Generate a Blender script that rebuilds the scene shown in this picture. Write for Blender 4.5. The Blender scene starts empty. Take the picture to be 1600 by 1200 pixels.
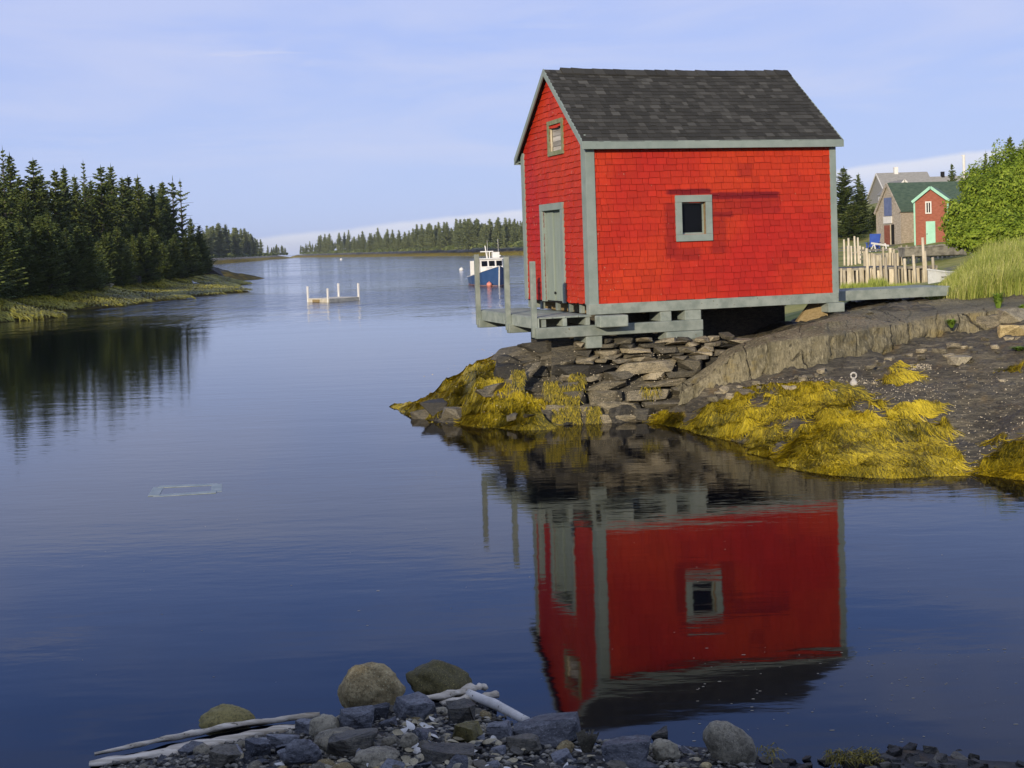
import bpy, bmesh, math, random
import numpy as np
from mathutils import Vector, Matrix, noise as mnoise
random.seed(7); RNG = np.random.default_rng(7)
D = bpy.data; SC = bpy.context.scene; COL = SC.collection
R = math.radians

# ------------------------------------------------------------------ camera
F, PITCH, ROLL, CY, CH = 2001.0, 0.04, 0.0334, 465.4, 2.85
cp, sp = math.cos(PITCH), math.sin(PITCH)
cr, sr = math.cos(ROLL), math.sin(ROLL)
vR, vU, vF = Vector((1, 0, 0)), Vector((0, sp, cp)), Vector((0, cp, -sp))
cam = D.cameras.new('camera'); camo = D.objects.new('camera', cam); COL.objects.link(camo)
cam.sensor_width = 36; cam.lens = 36 * F / 1600; cam.shift_y = -(600 - CY) / 1600
cam.clip_start = .1; cam.clip_end = 20000
xr = vR * cr - vU * sr; yu = vR * sr + vU * cr
camo.matrix_world = Matrix(((xr.x, yu.x, -vF.x, 0), (xr.y, yu.y, -vF.y, 0), (xr.z, yu.z, -vF.z, CH), (0, 0, 0, 1)))
SC.camera = camo

def ray(px, py):
    X, Y = (px - 800) / F, (CY - py) / F
    a, b = X * cr + Y * sr, -X * sr + Y * cr
    return vR * a + vU * b + vF
def P(px, py, Y):                      # point seen at that place of the photo, Y metres ahead
    d = ray(px, py); t = Y / d.y
    return Vector((d.x * t, Y, CH + d.z * t))
def Pz(px, py, z=0.0):                 # same, on the level z
    d = ray(px, py); t = (z - CH) / d.z
    return Vector((d.x * t, d.y * t, z))
def proj(X, Y, Z):
    z = Z - CH
    d = Y * cp - z * sp; u = Y * sp + z * cp
    a, b = X / d * F, u / d * F
    return 800 + a * cr - b * sr, CY - (a * sr + b * cr)

# ------------------------------------------------------------------ sky and sun
SUN_AZ, SUN_EL = R(23), R(16)          # sun behind the camera, 23 degrees to its left
sdir = Vector((-math.sin(SUN_AZ) * math.cos(SUN_EL), -math.cos(SUN_AZ) * math.cos(SUN_EL), math.sin(SUN_EL)))
w = D.worlds.new('World'); SC.world = w; w.use_nodes = True
nt = w.node_tree; N = nt.nodes; Lk = nt.links
for n in list(N): N.remove(n)
def nn(tree, typ, **kw):
    n = tree.nodes.new(typ)
    for k, v in kw.items():
        if k.startswith('i_'):
            key = k[2:]; key = int(key) if key.isdigit() else key.replace('_', ' ')
            n.inputs[key].default_value = v
        else: setattr(n, k, v)
    return n
sky = nn(nt, 'ShaderNodeTexSky', sky_type='NISHITA', sun_disc=False)
sky.sun_elevation = SUN_EL; sky.sun_rotation = math.atan2(sdir.x, sdir.y)
sky.air_density = 1.0; sky.dust_density = 0.4; sky.ozone_density = 2.2
out = nn(nt, 'ShaderNodeOutputWorld'); bg = nn(nt, 'ShaderNodeBackground'); bg.inputs[1].default_value = 0.125
tc = nn(nt, 'ShaderNodeTexCoord'); sep = nn(nt, 'ShaderNodeSeparateXYZ'); Lk.new(tc.outputs['Generated'], sep.inputs[0])
def M(tree, op, a, b=None, c=None):
    n = tree.nodes.new('ShaderNodeMath'); n.operation = op
    for i, v in enumerate((a, b, c)):
        if v is None: continue
        if isinstance(v, (int, float)): n.inputs[i].default_value = v
        else: tree.links.new(v, n.inputs[i])
    return n.outputs[0]
def smooth(tree, v, a, b):
    n = tree.nodes.new('ShaderNodeMapRange'); n.interpolation_type = 'SMOOTHSTEP'
    tree.links.new(v, n.inputs[0]); n.inputs[1].default_value = a; n.inputs[2].default_value = b
    n.inputs[3].default_value = 0; n.inputs[4].default_value = 1
    return n.outputs[0]
def mixc(tree, f, a, b, mode='MIX'):
    n = tree.nodes.new('ShaderNodeMix'); n.data_type = 'RGBA'; n.blend_type = mode
    if isinstance(f, (int, float)): n.inputs[0].default_value = f
    else: tree.links.new(f, n.inputs[0])
    for i, v in ((6, a), (7, b)):
        if isinstance(v, tuple): n.inputs[i].default_value = (*v, 1) if len(v) == 3 else v
        else: tree.links.new(v, n.inputs[i])
    return n.outputs[2]
def ntex(tree, vec, scale, detail=4, rough=.55, dist=0):
    n = tree.nodes.new('ShaderNodeTexNoise'); n.inputs['Scale'].default_value = scale
    n.inputs['Detail'].default_value = detail; n.inputs['Roughness'].default_value = rough; n.inputs['Distortion'].default_value = dist
    if vec is not None: tree.links.new(vec, n.inputs['Vector'])
    return n.outputs['Fac']
def mapping(tree, vec, scale=(1, 1, 1), rot=(0, 0, 0), loc=(0, 0, 0)):
    n = tree.nodes.new('ShaderNodeMapping'); tree.links.new(vec, n.inputs[0])
    n.inputs['Scale'].default_value = scale; n.inputs['Rotation'].default_value = rot; n.inputs['Location'].default_value = loc
    return n.outputs[0]
# sky tint, low fog bank over the sea and thin evening cloud
x_, y_, z_ = sep.outputs
hs = nn(nt, 'ShaderNodeHueSaturation'); hs.inputs['Saturation'].default_value = 1.0
Lk.new(sky.outputs[0], hs.inputs['Color'])
ramp = nn(nt, 'ShaderNodeValToRGB'); Lk.new(M(nt, 'MULTIPLY_ADD', z_, .8, .2), ramp.inputs[0]); el = ramp.color_ramp.elements
def stop(z, c, e=None):
    e = e or el.new(z * .8 + .2); e.position = z * .8 + .2; e.color = (*[v for v in c], 1)
stop(-.05, (.47, .56, .90), el[0]); stop(1.0, (.36, .40, .58), el[1]); stop(.0, (.46, .57, .90)); stop(.07, (.44, .545, .905)); stop(.15, (.42, .52, .91)); stop(.20, (.39, .50, .92)); stop(.27, (.21, .36, .92)); stop(.34, (.17, .31, .86)); stop(.5, (.32, .40, .66))
rs8 = mixc(nt, 1.0, ramp.outputs[0], (8.4, 8.4, 8.4), 'MULTIPLY')
tint = mixc(nt, .88, hs.outputs[0], rs8)
streak = mapping(nt, tc.outputs['Generated'], (2.2, 1.0, 22.0), (0, R(-2), 0))
c1 = ntex(nt, streak, 2.3, 6, .6, .3)
patch = ntex(nt, mapping(nt, tc.outputs['Generated'], (3.0, 1.0, 9.0), (0, 0, 0), (.7, 0, .3)), 1.6, 2)
cl = M(nt, 'MULTIPLY', smooth(nt, c1, .50, .78), smooth(nt, patch, .42, .68))
cl = M(nt, 'MULTIPLY', cl, smooth(nt, z_, .03, .09))
soft = M(nt, 'MULTIPLY', smooth(nt, ntex(nt, mapping(nt, tc.outputs['Generated'], (2.0, 1.0, 11.0), (0, R(-4), 0), (.2, 0, .9)), 1.7, 5, .55, .5), .40, .70), .65)
cl = M(nt, 'MAXIMUM', cl, M(nt, 'MULTIPLY', soft, smooth(nt, z_, .02, .08)))
def window(v, c, w): return M(nt, 'SUBTRACT', 1, smooth(nt, M(nt, 'ABSOLUTE', M(nt, 'SUBTRACT', v, c)), w * .25, w))
st2 = ntex(nt, mapping(nt, tc.outputs['Generated'], (7, 3, 70), (0, R(-3), 0)), 1.6, 6, .62, .4)
for cx_, cz_, wx_, wz_, k_ in ((-.21, .150, .13, .013, 1.0), (-.27, .118, .10, .010, .7), (.02, .122, .25, .03, .35), (.12, .165, .25, .02, .5), (-.30, .09, .2, .012, .45)):
    q_ = M(nt, 'MULTIPLY', M(nt, 'MULTIPLY', window(x_, cx_, wx_), window(z_, cz_, wz_)), M(nt, 'MULTIPLY', smooth(nt, st2, .36, .70), k_)); cl = M(nt, 'MAXIMUM', cl, q_)
skyc = mixc(nt, M(nt, 'MULTIPLY', cl, .66), tint, (5.4, 5.65, 7.2))
bank_top = M(nt, 'ADD', M(nt, 'MULTIPLY_ADD', x_, .085, .0265), M(nt, 'MULTIPLY', ntex(nt, mapping(nt, tc.outputs['Generated'], (9, 9, 9)), 2.5, 4), .006))
below = M(nt, 'SUBTRACT', bank_top, z_)
bank = M(nt, 'MULTIPLY', smooth(nt, below, -.0012, .0035), M(nt, 'SUBTRACT', 1.0, M(nt, 'MULTIPLY', smooth(nt, below, .004, .022), .75)))
skyc = mixc(nt, bank, skyc, (6.0, 6.3, 7.4))
Lk.new(skyc, bg.inputs[0]); Lk.new(bg.outputs[0], out.inputs[0])

sl = D.lights.new('sun', 'SUN'); sl.energy = 4.2; sl.angle = R(.5); sl.color = (1.0, .86, .66)
so = D.objects.new('sun', sl); COL.objects.link(so)
so.rotation_euler = (-sdir).to_track_quat('-Z', 'Y').to_euler(); so.location = (-20, -30, 30)
SC.view_settings.view_transform = 'Standard'; SC.view_settings.look = 'None'
SC.view_settings.gamma = 1; SC.view_settings.exposure = 0.0
SC.cycles.max_bounces = 6; SC.cycles.diffuse_bounces = 2; SC.cycles.glossy_bounces = 3

# ------------------------------------------------------------------ helpers
def tag(o, label=None, cat=None, group=None, kind=None):
    for k, v in (('label', label), ('category', cat), ('group', group), ('kind', kind)):
        if v: o[k] = v
    return o
class MB:
    def __init__(s): s.v = []; s.f = []; s.c = []
    def add(s, vs, fs, c=0.5):
        b = len(s.v); s.v.extend(tuple(p) for p in vs)
        for f in fs: s.f.append(tuple(i + b for i in f)); s.c.append(c)
    def hexa(s, p, c=.5):              # p: 8 corners, bottom ring then top ring
        s.add(p, [(3, 2, 1, 0), (4, 5, 6, 7), (0, 1, 5, 4), (1, 2, 6, 5), (2, 3, 7, 6), (3, 0, 4, 7)], c)
    def box(s, a, b, c=.5):
        (x0, y0, z0), (x1, y1, z1) = a, b
        s.hexa([(x0, y0, z0), (x1, y0, z0), (x1, y1, z0), (x0, y1, z0), (x0, y0, z1), (x1, y0, z1), (x1, y1, z1), (x0, y1, z1)], c)
    def bar(s, a, b, w, h, c=.5, up=(0, 0, 1)):
        a, b = Vector(a), Vector(b); d = (b - a).normalized(); u = Vector(up)
        sd = d.cross(u)
        if sd.length < 1e-4: sd = Vector((1, 0, 0))
        sd.normalize(); u = sd.cross(d).normalized()
        q = []
        for p in (a, b):
            q += [p - sd * w / 2 - u * h / 2, p + sd * w / 2 - u * h / 2, p + sd * w / 2 + u * h / 2, p - sd * w / 2 + u * h / 2]
        s.hexa(q, c)
    def tube(s, pts, rads, n=8, c=.5, cap=True, wob=0, seed=0, flat=1.0):
        pts = [Vector(p) for p in pts]; b = len(s.v); rings = []
        for i, p in enumerate(pts):
            d = (pts[min(i + 1, len(pts) - 1)] - pts[max(i - 1, 0)]).normalized()
            a = d.cross(Vector((0, 0, 1)))
            if a.length < .05: a = d.cross(Vector((0, 1, 0)))
            a.normalize(); e = a.cross(d).normalized()
            for k in range(n):
                t = 2 * math.pi * k / n
                r = rads[i] * (1 + (wob * mnoise.noise(Vector((k * .9 + seed, i * .35, seed))) if wob else 0))
                s.v.append(tuple(p + a * r * math.cos(t) + e * r * math.sin(t) * flat))
        for i in range(len(pts) - 1):
            for k in range(n):
                s.f.append((b + i * n + k, b + i * n + (k + 1) % n, b + (i + 1) * n + (k + 1) % n, b + (i + 1) * n + k)); s.c.append(c)
        if cap:
            s.f.append(tuple(b + k for k in reversed(range(n)))); s.c.append(c)
            s.f.append(tuple(b + (len(pts) - 1) * n + k for k in range(n))); s.c.append(c)
    def build(s, name, m, parent=None, sm=False, org=None, bevel=0):
        me = D.meshes.new(name)
        vs = s.v
        if org is not None: vs = [(p[0] - org[0], p[1] - org[1], p[2] - org[2]) for p in vs]
        me.from_pydata(vs, [], s.f)
        at = me.attributes.new('tone', 'FLOAT', 'FACE'); at.data.foreach_set('value', s.c)
        me.materials.append(m)
        if sm: me.polygons.foreach_set('use_smooth', [True] * len(me.polygons))
        me.update()
        o = D.objects.new(name, me); COL.objects.link(o)
        if parent: o.parent = parent
        elif org is not None: o.location = org
        if bevel:
            md = o.modifiers.new('bevel', 'BEVEL'); md.width = bevel; md.segments = 2; md.limit_method = 'ANGLE'; md.angle_limit = R(40)
        return o
def empty(name, loc=(0, 0, 0), rz=0, label=None, cat=None, group=None):
    o = D.objects.new(name, None); COL.objects.link(o); o.location = loc; o.rotation_euler = (0, 0, rz); o.empty_display_size = .2
    return tag(o, label, cat, group)
def copy_tree(o, loc, rz=0, scale=(1, 1, 1), label=None, group=None, parent=None):
    c = o.copy(); COL.objects.link(c)
    if parent is None:
        c.location = loc; c.rotation_euler = (0, 0, rz); c.scale = scale
        if label: c['label'] = label
        if group: c['group'] = group
    else: c.parent = parent
    for ch in o.children: copy_tree(ch, None, parent=c)
    return c
def np_mesh(name, V, Fq, m, attrs=None, sm=True):
    me = D.meshes.new(name); nv, nf = len(V), len(Fq); k = Fq.shape[1]
    me.vertices.add(nv); me.vertices.foreach_set('co', V.astype(np.float32).ravel())
    me.loops.add(nf * k); me.loops.foreach_set('vertex_index', Fq.astype(np.int32).ravel())
    me.polygons.add(nf); me.polygons.foreach_set('loop_start', np.arange(0, nf * k, k, dtype=np.int32))
    if sm: me.polygons.foreach_set('use_smooth', np.ones(nf, bool))
    for an, (dom, val) in (attrs or {}).items():
        a = me.attributes.new(an, 'FLOAT', dom); a.data.foreach_set('value', np.asarray(val, np.float32))
    me.materials.append(m); me.update(calc_edges=True); me.validate()
    o = D.objects.new(name, me); COL.objects.link(o)
    return o
def fbm(x, y, z=0, s=1.0, oct=4):
    v = np.empty(len(x))
    for i in range(len(x)): v[i] = mnoise.fractal(Vector((x[i] * s, y[i] * s, (z if np.isscalar(z) else z[i]) * s)), 1.0, 2.0, oct)
    return v
class TPS:                             # smooth ground through surveyed points
    def __init__(s, pts):
        p = np.array(pts, float); s.xy = p[:, :2]; n = len(p)
        K = s.k(s.xy, s.xy) + np.eye(n) * .02
        A = np.zeros((n + 3, n + 3)); A[:n, :n] = K; A[:n, n] = 1; A[:n, n + 1:] = s.xy; A[n, :n] = 1; A[n + 1:, :n] = s.xy.T
        s.w = np.linalg.solve(A, np.concatenate([p[:, 2], [0, 0, 0]]))
    def k(s, a, b):
        r = np.sqrt(((a[:, None] - b[None]) ** 2).sum(-1)); return r            # linear kernel, no overshoot
    def __call__(s, x, y):
        q = np.stack([np.atleast_1d(x), np.atleast_1d(y)], -1).astype(float); o = np.empty(len(q)); n = len(s.xy)
        for i in range(0, len(q), 20000):
            c = q[i:i + 20000]; o[i:i + 20000] = s.k(c, s.xy) @ s.w[:n] + s.w[n] + c @ s.w[n + 1:]
        return o
def grid(x0, x1, y0, y1, d):
    nx, ny = int((x1 - x0) / d) + 1, int((y1 - y0) / d) + 1
    X, Y = np.meshgrid(np.linspace(x0, x1, nx), np.linspace(y0, y1, ny))
    i = np.arange(nx * ny).reshape(ny, nx)
    Fq = np.stack([i[:-1, :-1], i[:-1, 1:], i[1:, 1:], i[1:, :-1]], -1).reshape(-1, 4)
    return X.ravel(), Y.ravel(), Fq
def inpoly(px, py, poly):
    r = np.zeros(len(px), bool); n = len(poly)
    for i in range(n):
        x0, y0 = poly[i]; x1, y1 = poly[(i + 1) % n]
        if y0 == y1: continue
        c = ((y0 > py) != (y1 > py)) & (px < (x1 - x0) * (py - y0) / (y1 - y0) + x0); r ^= c
    return r

# ------------------------------------------------------------------ materials
def newmat(name):
    m = D.materials.new(name); m.use_nodes = True; t = m.node_tree
    return m, t, t.nodes['Principled BSDF']
def attr(t, name):
    n = t.nodes.new('ShaderNodeAttribute'); n.attribute_name = name; return n.outputs['Fac']
def objco(t): return t.nodes.new('ShaderNodeTexCoord').outputs['Object']
def wpos(t): return t.nodes.new('ShaderNodeNewGeometry').outputs['Position']
def bump(t, b, h, strength=.5, dist=.02, nrm=None):
    n = t.nodes.new('ShaderNodeBump'); n.inputs['Strength'].default_value = strength; n.inputs['Distance'].default_value = dist
    t.links.new(h, n.inputs['Height'])
    if nrm: t.links.new(nrm, n.inputs['Normal'])
    t.links.new(n.outputs[0], b.inputs['Normal']); return n.outputs[0]
def mat(name, c0, c1, scale=8, rough=.8, stretch=(1, 1, 1), bs=.3, bd=.01, tone=.5, detail=6, spots=None, spec=.3, world=False):
    """two-colour noise surface; per-face 'tone' attribute shifts its value"""
    m, t, b = newmat(name)
    co = mapping(t, wpos(t) if world else objco(t), stretch)
    f = ntex(t, co, scale, detail, .6)
    c = mixc(t, smooth(t, f, .32, .68), c0, c1)
    if tone:
        v = M(t, 'MULTIPLY_ADD', attr(t, 'tone'), tone * 2, 1 - tone)
        h = t.nodes.new('ShaderNodeHueSaturation'); t.links.new(c, h.inputs['Color']); t.links.new(v, h.inputs['Value']); c = h.outputs[0]
    if spots:
        sc, th, cc = spots
        c = mixc(t, smooth(t, ntex(t, co, sc, 3), th, th + .05), c, cc)
    t.links.new(c, b.inputs['Base Color']); b.inputs['Roughness'].default_value = rough; b.inputs['Specular IOR Level'].default_value = spec
    if bs: bump(t, b, ntex(t, co, scale * 2.5, 5), bs, bd)
    return m
GREY = (.235, .285, .25)
m_trim = mat('grey_green_paint', (.215, .265, .235), (.27, .32, .285), 3, .65, (1, 1, 1), .25, .004, .12, spots=(26, .69, (.13, .13, .09)))
m_deck = mat('weathered_grey_paint', (.19, .225, .195), (.30, .335, .29), 5, .75, (1, 1, 1), .35, .005, .18, spots=(18, .68, (.14, .12, .07)))
m_door = mat('door_paint', (.24, .29, .245), (.285, .335, .28), 2.5, .6, (6, 6, .6), .2, .004, .1)
m_raw = mat('raw_lumber', (.22, .16, .07), (.32, .24, .12), 6, .8, (1, 8, 8), .3, .004, .2)
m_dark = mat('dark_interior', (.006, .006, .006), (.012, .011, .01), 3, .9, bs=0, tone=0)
def glass(name, c=(.006, .007, .009)):
    m, t, b = newmat(name); b.inputs['Base Color'].default_value = (*c, 1); b.inputs['Roughness'].default_value = .2; b.inputs['Specular IOR Level'].default_value = .12
    return m
m_pane = glass('old_window_glass')

def red_mat():
    m, t, b = newmat('red_shingle_paint'); co = objco(t)
    big = ntex(t, co, .55, 3, .5); fine = ntex(t, mapping(t, co, (22, 22, 2.2)), 2.5, 5, .6)
    c = mixc(t, smooth(t, big, .38, .66), (.51, .042, .009), (.43, .018, .010))
    c = mixc(t, M(t, 'MULTIPLY', smooth(t, fine, .42, .72), .55), c, (.32, .016, .010))
    v = M(t, 'MULTIPLY_ADD', attr(t, 'tone'), .32, .84)
    h = t.nodes.new('ShaderNodeHueSaturation'); t.links.new(c, h.inputs['Color']); t.links.new(v, h.inputs['Value']); c = h.outputs[0]
    # oxblood patches brushed on round the window and on the mended board
    s = t.nodes.new('ShaderNodeSeparateXYZ'); t.links.new(co, s.inputs[0]); x, y, z = s.outputs
    wob = M(t, 'MULTIPLY_ADD', ntex(t, mapping(t, co, (3, 3, 9)), 2, 4), .16, -.08)
    def boxm(x0, x1, z0, z1, e=.05):
        xa, za = M(t, 'ADD', x, wob), M(t, 'ADD', z, M(t, 'MULTIPLY', wob, .35))
        k = M(t, 'MULTIPLY', smooth(t, xa, x0 - e, x0 + e), M(t, 'SUBTRACT', 1, smooth(t, xa, x1 - e, x1 + e)))
        k2 = M(t, 'MULTIPLY', smooth(t, za, z0 - .02, z0 + .02), M(t, 'SUBTRACT', 1, smooth(t, za, z1 - .02, z1 + .02)))
        return M(t, 'MULTIPLY', k, k2)
    front = M(t, 'SUBTRACT', 1, smooth(t, y, .03, .05))
    st = None
    for bx, k in (((1.40, 2.22, 1.755, 1.85), 1.0), ((1.36, 1.58, .70, 1.62), .6), ((2.2, 3.50, 1.66, 1.78), .95), ((2.2, 3.48, 1.40, 1.68), .42), ((3.46, 3.5, 1.42, 1.7), .9), ((2.2, 2.62, 1.36, 1.46), .8), ((2.2, 2.48, .76, 1.5), .5), ((1.5, 2.0, .66, .86), .5), ((2.72, 3.0, 2.02, 2.26), .4)):
        q = M(t, 'MULTIPLY', boxm(*bx), k); st = q if st is None else M(t, 'MAXIMUM', st, q)
    st = M(t, 'MULTIPLY', st, front)
    c = mixc(t, st, c, (.165, .006, .008))
    # flaked spots showing pale wood, most of them beside the corner board
    fl = ntex(t, mapping(t, co, (1, 1, .45)), 34, 2); near = M(t, 'MULTIPLY', M(t, 'SUBTRACT', 1, smooth(t, x, .12, .9)), .055)
    c = mixc(t, M(t, 'MULTIPLY', smooth(t, M(t, 'ADD', fl, near), .765, .79), .8), c, (.52, .42, .30))
    t.links.new(c, b.inputs['Base Color']); b.inputs['Roughness'].default_value = .62; b.inputs['Specular IOR Level'].default_value = .25
    bump(t, b, ntex(t, mapping(t, co, (30, 30, 2)), 3, 4), .35, .004)
    return m
m_red = red_mat()
def roof_mat():
    m, t, b = newmat('asphalt_shingles'); co = objco(t)
    a = attr(t, 'tone'); g = ntex(t, co, 120, 2)
    c = mixc(t, smooth(t, a, .1, .95), (.030, .030, .027), (.095, .094, .084))
    c = mixc(t, M(t, 'MULTIPLY', smooth(t, g, .4, .7), .35), c, (.085, .08, .068))
    c = mixc(t, smooth(t, ntex(t, co, 11, 2), .80, .83), c, (.4, .4, .36))
    t.links.new(c, b.inputs['Base Color']); b.inputs['Roughness'].default_value = .95; b.inputs['Specular IOR Level'].default_value = .15
    bump(t, b, g, .4, .004); return m
m_roof = roof_mat()
def rock_mat(name, dark, mid, light, strata=(1.5, 3, 14), weed=False, wet=0, rust=(.17, .11, .04), cracks=False):
    m, t, b = newmat(name); co = wpos(t)
    n1 = ntex(t, co, 1.1, 8, .65); n2 = ntex(t, mapping(t, co, strata, (R(12), R(-6), R(15))), 2.0, 7, .65, .4); n3 = ntex(t, co, 26, 5, .7)
    c = mixc(t, smooth(t, n1, .35, .65), dark, mid)
    c = mixc(t, M(t, 'MULTIPLY', smooth(t, n2, .48, .70), .75), c, light)
    c = mixc(t, M(t, 'MULTIPLY', smooth(t, n3, .5, .75), .5), c, tuple(v * .45 for v in dark))
    c = mixc(t, M(t, 'MULTIPLY', smooth(t, ntex(t, co, 2.7, 5), .56, .72), .55), c, rust)
    if weed:
        wd = attr(t, 'weed')
        wc = mixc(t, smooth(t, ntex(t, mapping(t, co, (4, 1.5, 1)), 5, 5), .35, .65), (.11, .085, .006), (.27, .19, .010))
        c = mixc(t, wd, c, wc)
    n4 = None
    if weed:
        bl = ntex(t, mapping(t, co, (.9, 2.2, 26), (R(14), R(-9), R(20))), 1.3, 6, .6, .6); ln_ = M(t, 'SUBTRACT', 1, smooth(t, M(t, 'ABSOLUTE', M(t, 'SUBTRACT', bl, .5)), .0, .022)); c = mixc(t, M(t, 'MULTIPLY', M(t, 'MULTIPLY', ln_, .75), M(t, 'SUBTRACT', 1, wd)), c, (.014, .013, .011))
        sp_ = ntex(t, co, 75, 2); c = mixc(t, M(t, 'MULTIPLY', M(t, 'MULTIPLY', smooth(t, sp_, .68, .74), smooth(t, ntex(t, co, 1.3, 3), .46, .7)), M(t, 'SUBTRACT', 1, wd)), c, (.30, .26, .18))
    if cracks:
        vo = t.nodes.new('ShaderNodeTexVoronoi'); vo.feature = 'DISTANCE_TO_EDGE'; vo.inputs['Scale'].default_value = 1.0
        wv = t.nodes.new('ShaderNodeVectorMath'); wv.operation = 'ADD'; nz_ = t.nodes.new('ShaderNodeTexNoise'); nz_.inputs['Scale'].default_value = 3; nz_.inputs['Detail'].default_value = 5
        t.links.new(co, nz_.inputs['Vector']); sc_ = t.nodes.new('ShaderNodeVectorMath'); sc_.operation = 'SCALE'; sc_.inputs[3].default_value = .28; t.links.new(nz_.outputs['Color'], sc_.inputs[0])
        t.links.new(co, wv.inputs[0]); t.links.new(sc_.outputs[0], wv.inputs[1]); t.links.new(mapping(t, wv.outputs[0], (1.25, .3, .30), (0, R(9), 0)), vo.inputs['Vector'])
        n4 = M(t, 'MAXIMUM', smooth(t, vo.outputs['Distance'], .0, .011), smooth(t, ntex(t, co, 1.7, 4), .50, .56)); c = mixc(t, M(t, 'MULTIPLY', M(t, 'SUBTRACT', 1, n4), .85), c, (.028, .025, .018))
        grain = ntex(t, mapping(t, co, (34, 20, 3.2), (0, R(10), 0)), 1.0, 5, .7); c = mixc(t, M(t, 'MULTIPLY', smooth(t, grain, .46, .66), .75), c, (.062, .055, .034))
    t.links.new(c, b.inputs['Base Color']); b.inputs['Roughness'].default_value = .8 - wet; b.inputs['Specular IOR Level'].default_value = .3
    nb = bump(t, b, n2, .7, .09); nb = bump(t, b, n3, .6, .03, nb)
    if n4: bump(t, b, n4, .9, .05, nb)
    return m
m_rock = rock_mat('shore_rock', (.060, .054, .040), (.130, .114, .078), (.26, .225, .145), weed=True, wet=.1)
m_ledge = rock_mat('ledge_rock', (.14, .125, .074), (.265, .23, .138), (.40, .355, .225), (9, 9, 1.6), rust=(.27, .20, .055), cracks=True)
def stone_mat(name, a, bcol, sc=5, tone=.45, rough=.8, strat=(2, 2, 9)):
    m, t, b = newmat(name); co = wpos(t); oi = t.nodes.new('ShaderNodeObjectInfo').outputs['Random']
    sh = M(t, 'ADD', ntex(t, mapping(t, co, strat), sc, 7, .65), M(t, 'MULTIPLY_ADD', oi, .3, -.15))
    c = mixc(t, smooth(t, sh, .35, .68), a, bcol)
    h = t.nodes.new('ShaderNodeHueSaturation'); t.links.new(c, h.inputs['Color'])
    t.links.new(M(t, 'MULTIPLY_ADD', oi, tone * 2, 1 - tone), h.inputs['Value']); c = h.outputs[0]
    n3 = ntex(t, co, 55, 4, .7)
    c = mixc(t, M(t, 'MULTIPLY', smooth(t, n3, .46, .66), .62), c, tuple(v * .3 for v in a)); n5 = ntex(t, co, 130, 2); c = mixc(t, M(t, 'MULTIPLY', smooth(t, n5, .62, .68), .5), c, tuple(min(.7, v * 2.0) for v in bcol))
    t.links.new(c, b.inputs['Base Color']); b.inputs['Roughness'].default_value = rough; b.inputs['Specular IOR Level'].default_value = .35
    nb = bump(t, b, ntex(t, mapping(t, co, strat), sc * 1.7, 6), .5, .03); bump(t, b, n3, .5, .008, nb)
    return m
m_slab = stone_mat('slate_slab', (.12, .108, .075), (.30, .255, .165))
m_slabdark = stone_mat('wet_dark_slate', (.042, .040, .033), (.115, .102, .072), rough=.65)
m_tan = stone_mat('tan_granite', (.26, .195, .085), (.52, .41, .20), 14, .2, .8, (1, 1, 1))
m_olive = stone_mat('algae_stone', (.13, .11, .036), (.26, .215, .07), 8, .2, .7, (2, 1, 1))
m_blue = stone_mat('blue_slate', (.055, .058, .064), (.165, .168, .172), 7, .4, .55, (2, 2, 6))
m_greyst = stone_mat('grey_cobble', (.15, .132, .088), (.31, .275, .185), 9, .3, .7, (1, 1, 1))
m_white = mat('bleached_shell', (.62, .60, .52), (.82, .79, .70), 20, .5, bs=.1, tone=.2)
m_tanshell = mat('tan_shell', (.34, .29, .17), (.54, .47, .30), 20, .5, bs=.1, tone=.2)
m_barn = mat('barnacle_crust', (.34, .29, .20), (.55, .48, .34), 30, .8, bs=0, tone=.25)
m_drift = mat('driftwood', (.38, .32, .22), (.82, .74, .58), 3, .8, (.5, 7, 7), .5, .01, .2, spots=(9, .63, (.11, .085, .05)))
m_post = mat('bleached_post_wood', (.40, .34, .23), (.62, .55, .41), 5, .8, (1, 1, .3), .3, .006, .35)
m_logs = mat('grey_log', (.13, .12, .10), (.30, .28, .23), 3, .85, (1, 1, 1), .4, .01, .3)
def weed_mat(name, a, bcol, ccol, rough=.45):
    m, t, b = newmat(name); f = attr(t, 'tone')
    r = t.nodes.new('ShaderNodeValToRGB'); t.links.new(f, r.inputs[0]); e = r.color_ramp.elements
    e[0].position = .08; e[0].color = (*a, 1); e[1].position = .95; e[1].color = (*ccol, 1); k = e.new(.5); k.color = (*bcol, 1)
    t.links.new(r.outputs[0], b.inputs['Base Color']); b.inputs['Roughness'].default_value = rough; b.inputs['Specular IOR Level'].default_value = .35
    return m
m_weed = weed_mat('rockweed', (.050, .048, .005), (.25, .195, .009), (.56, .43, .020))
m_weed_far = weed_mat('rockweed_far', (.085, .085, .008), (.24, .225, .016), (.42, .37, .03))
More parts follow.
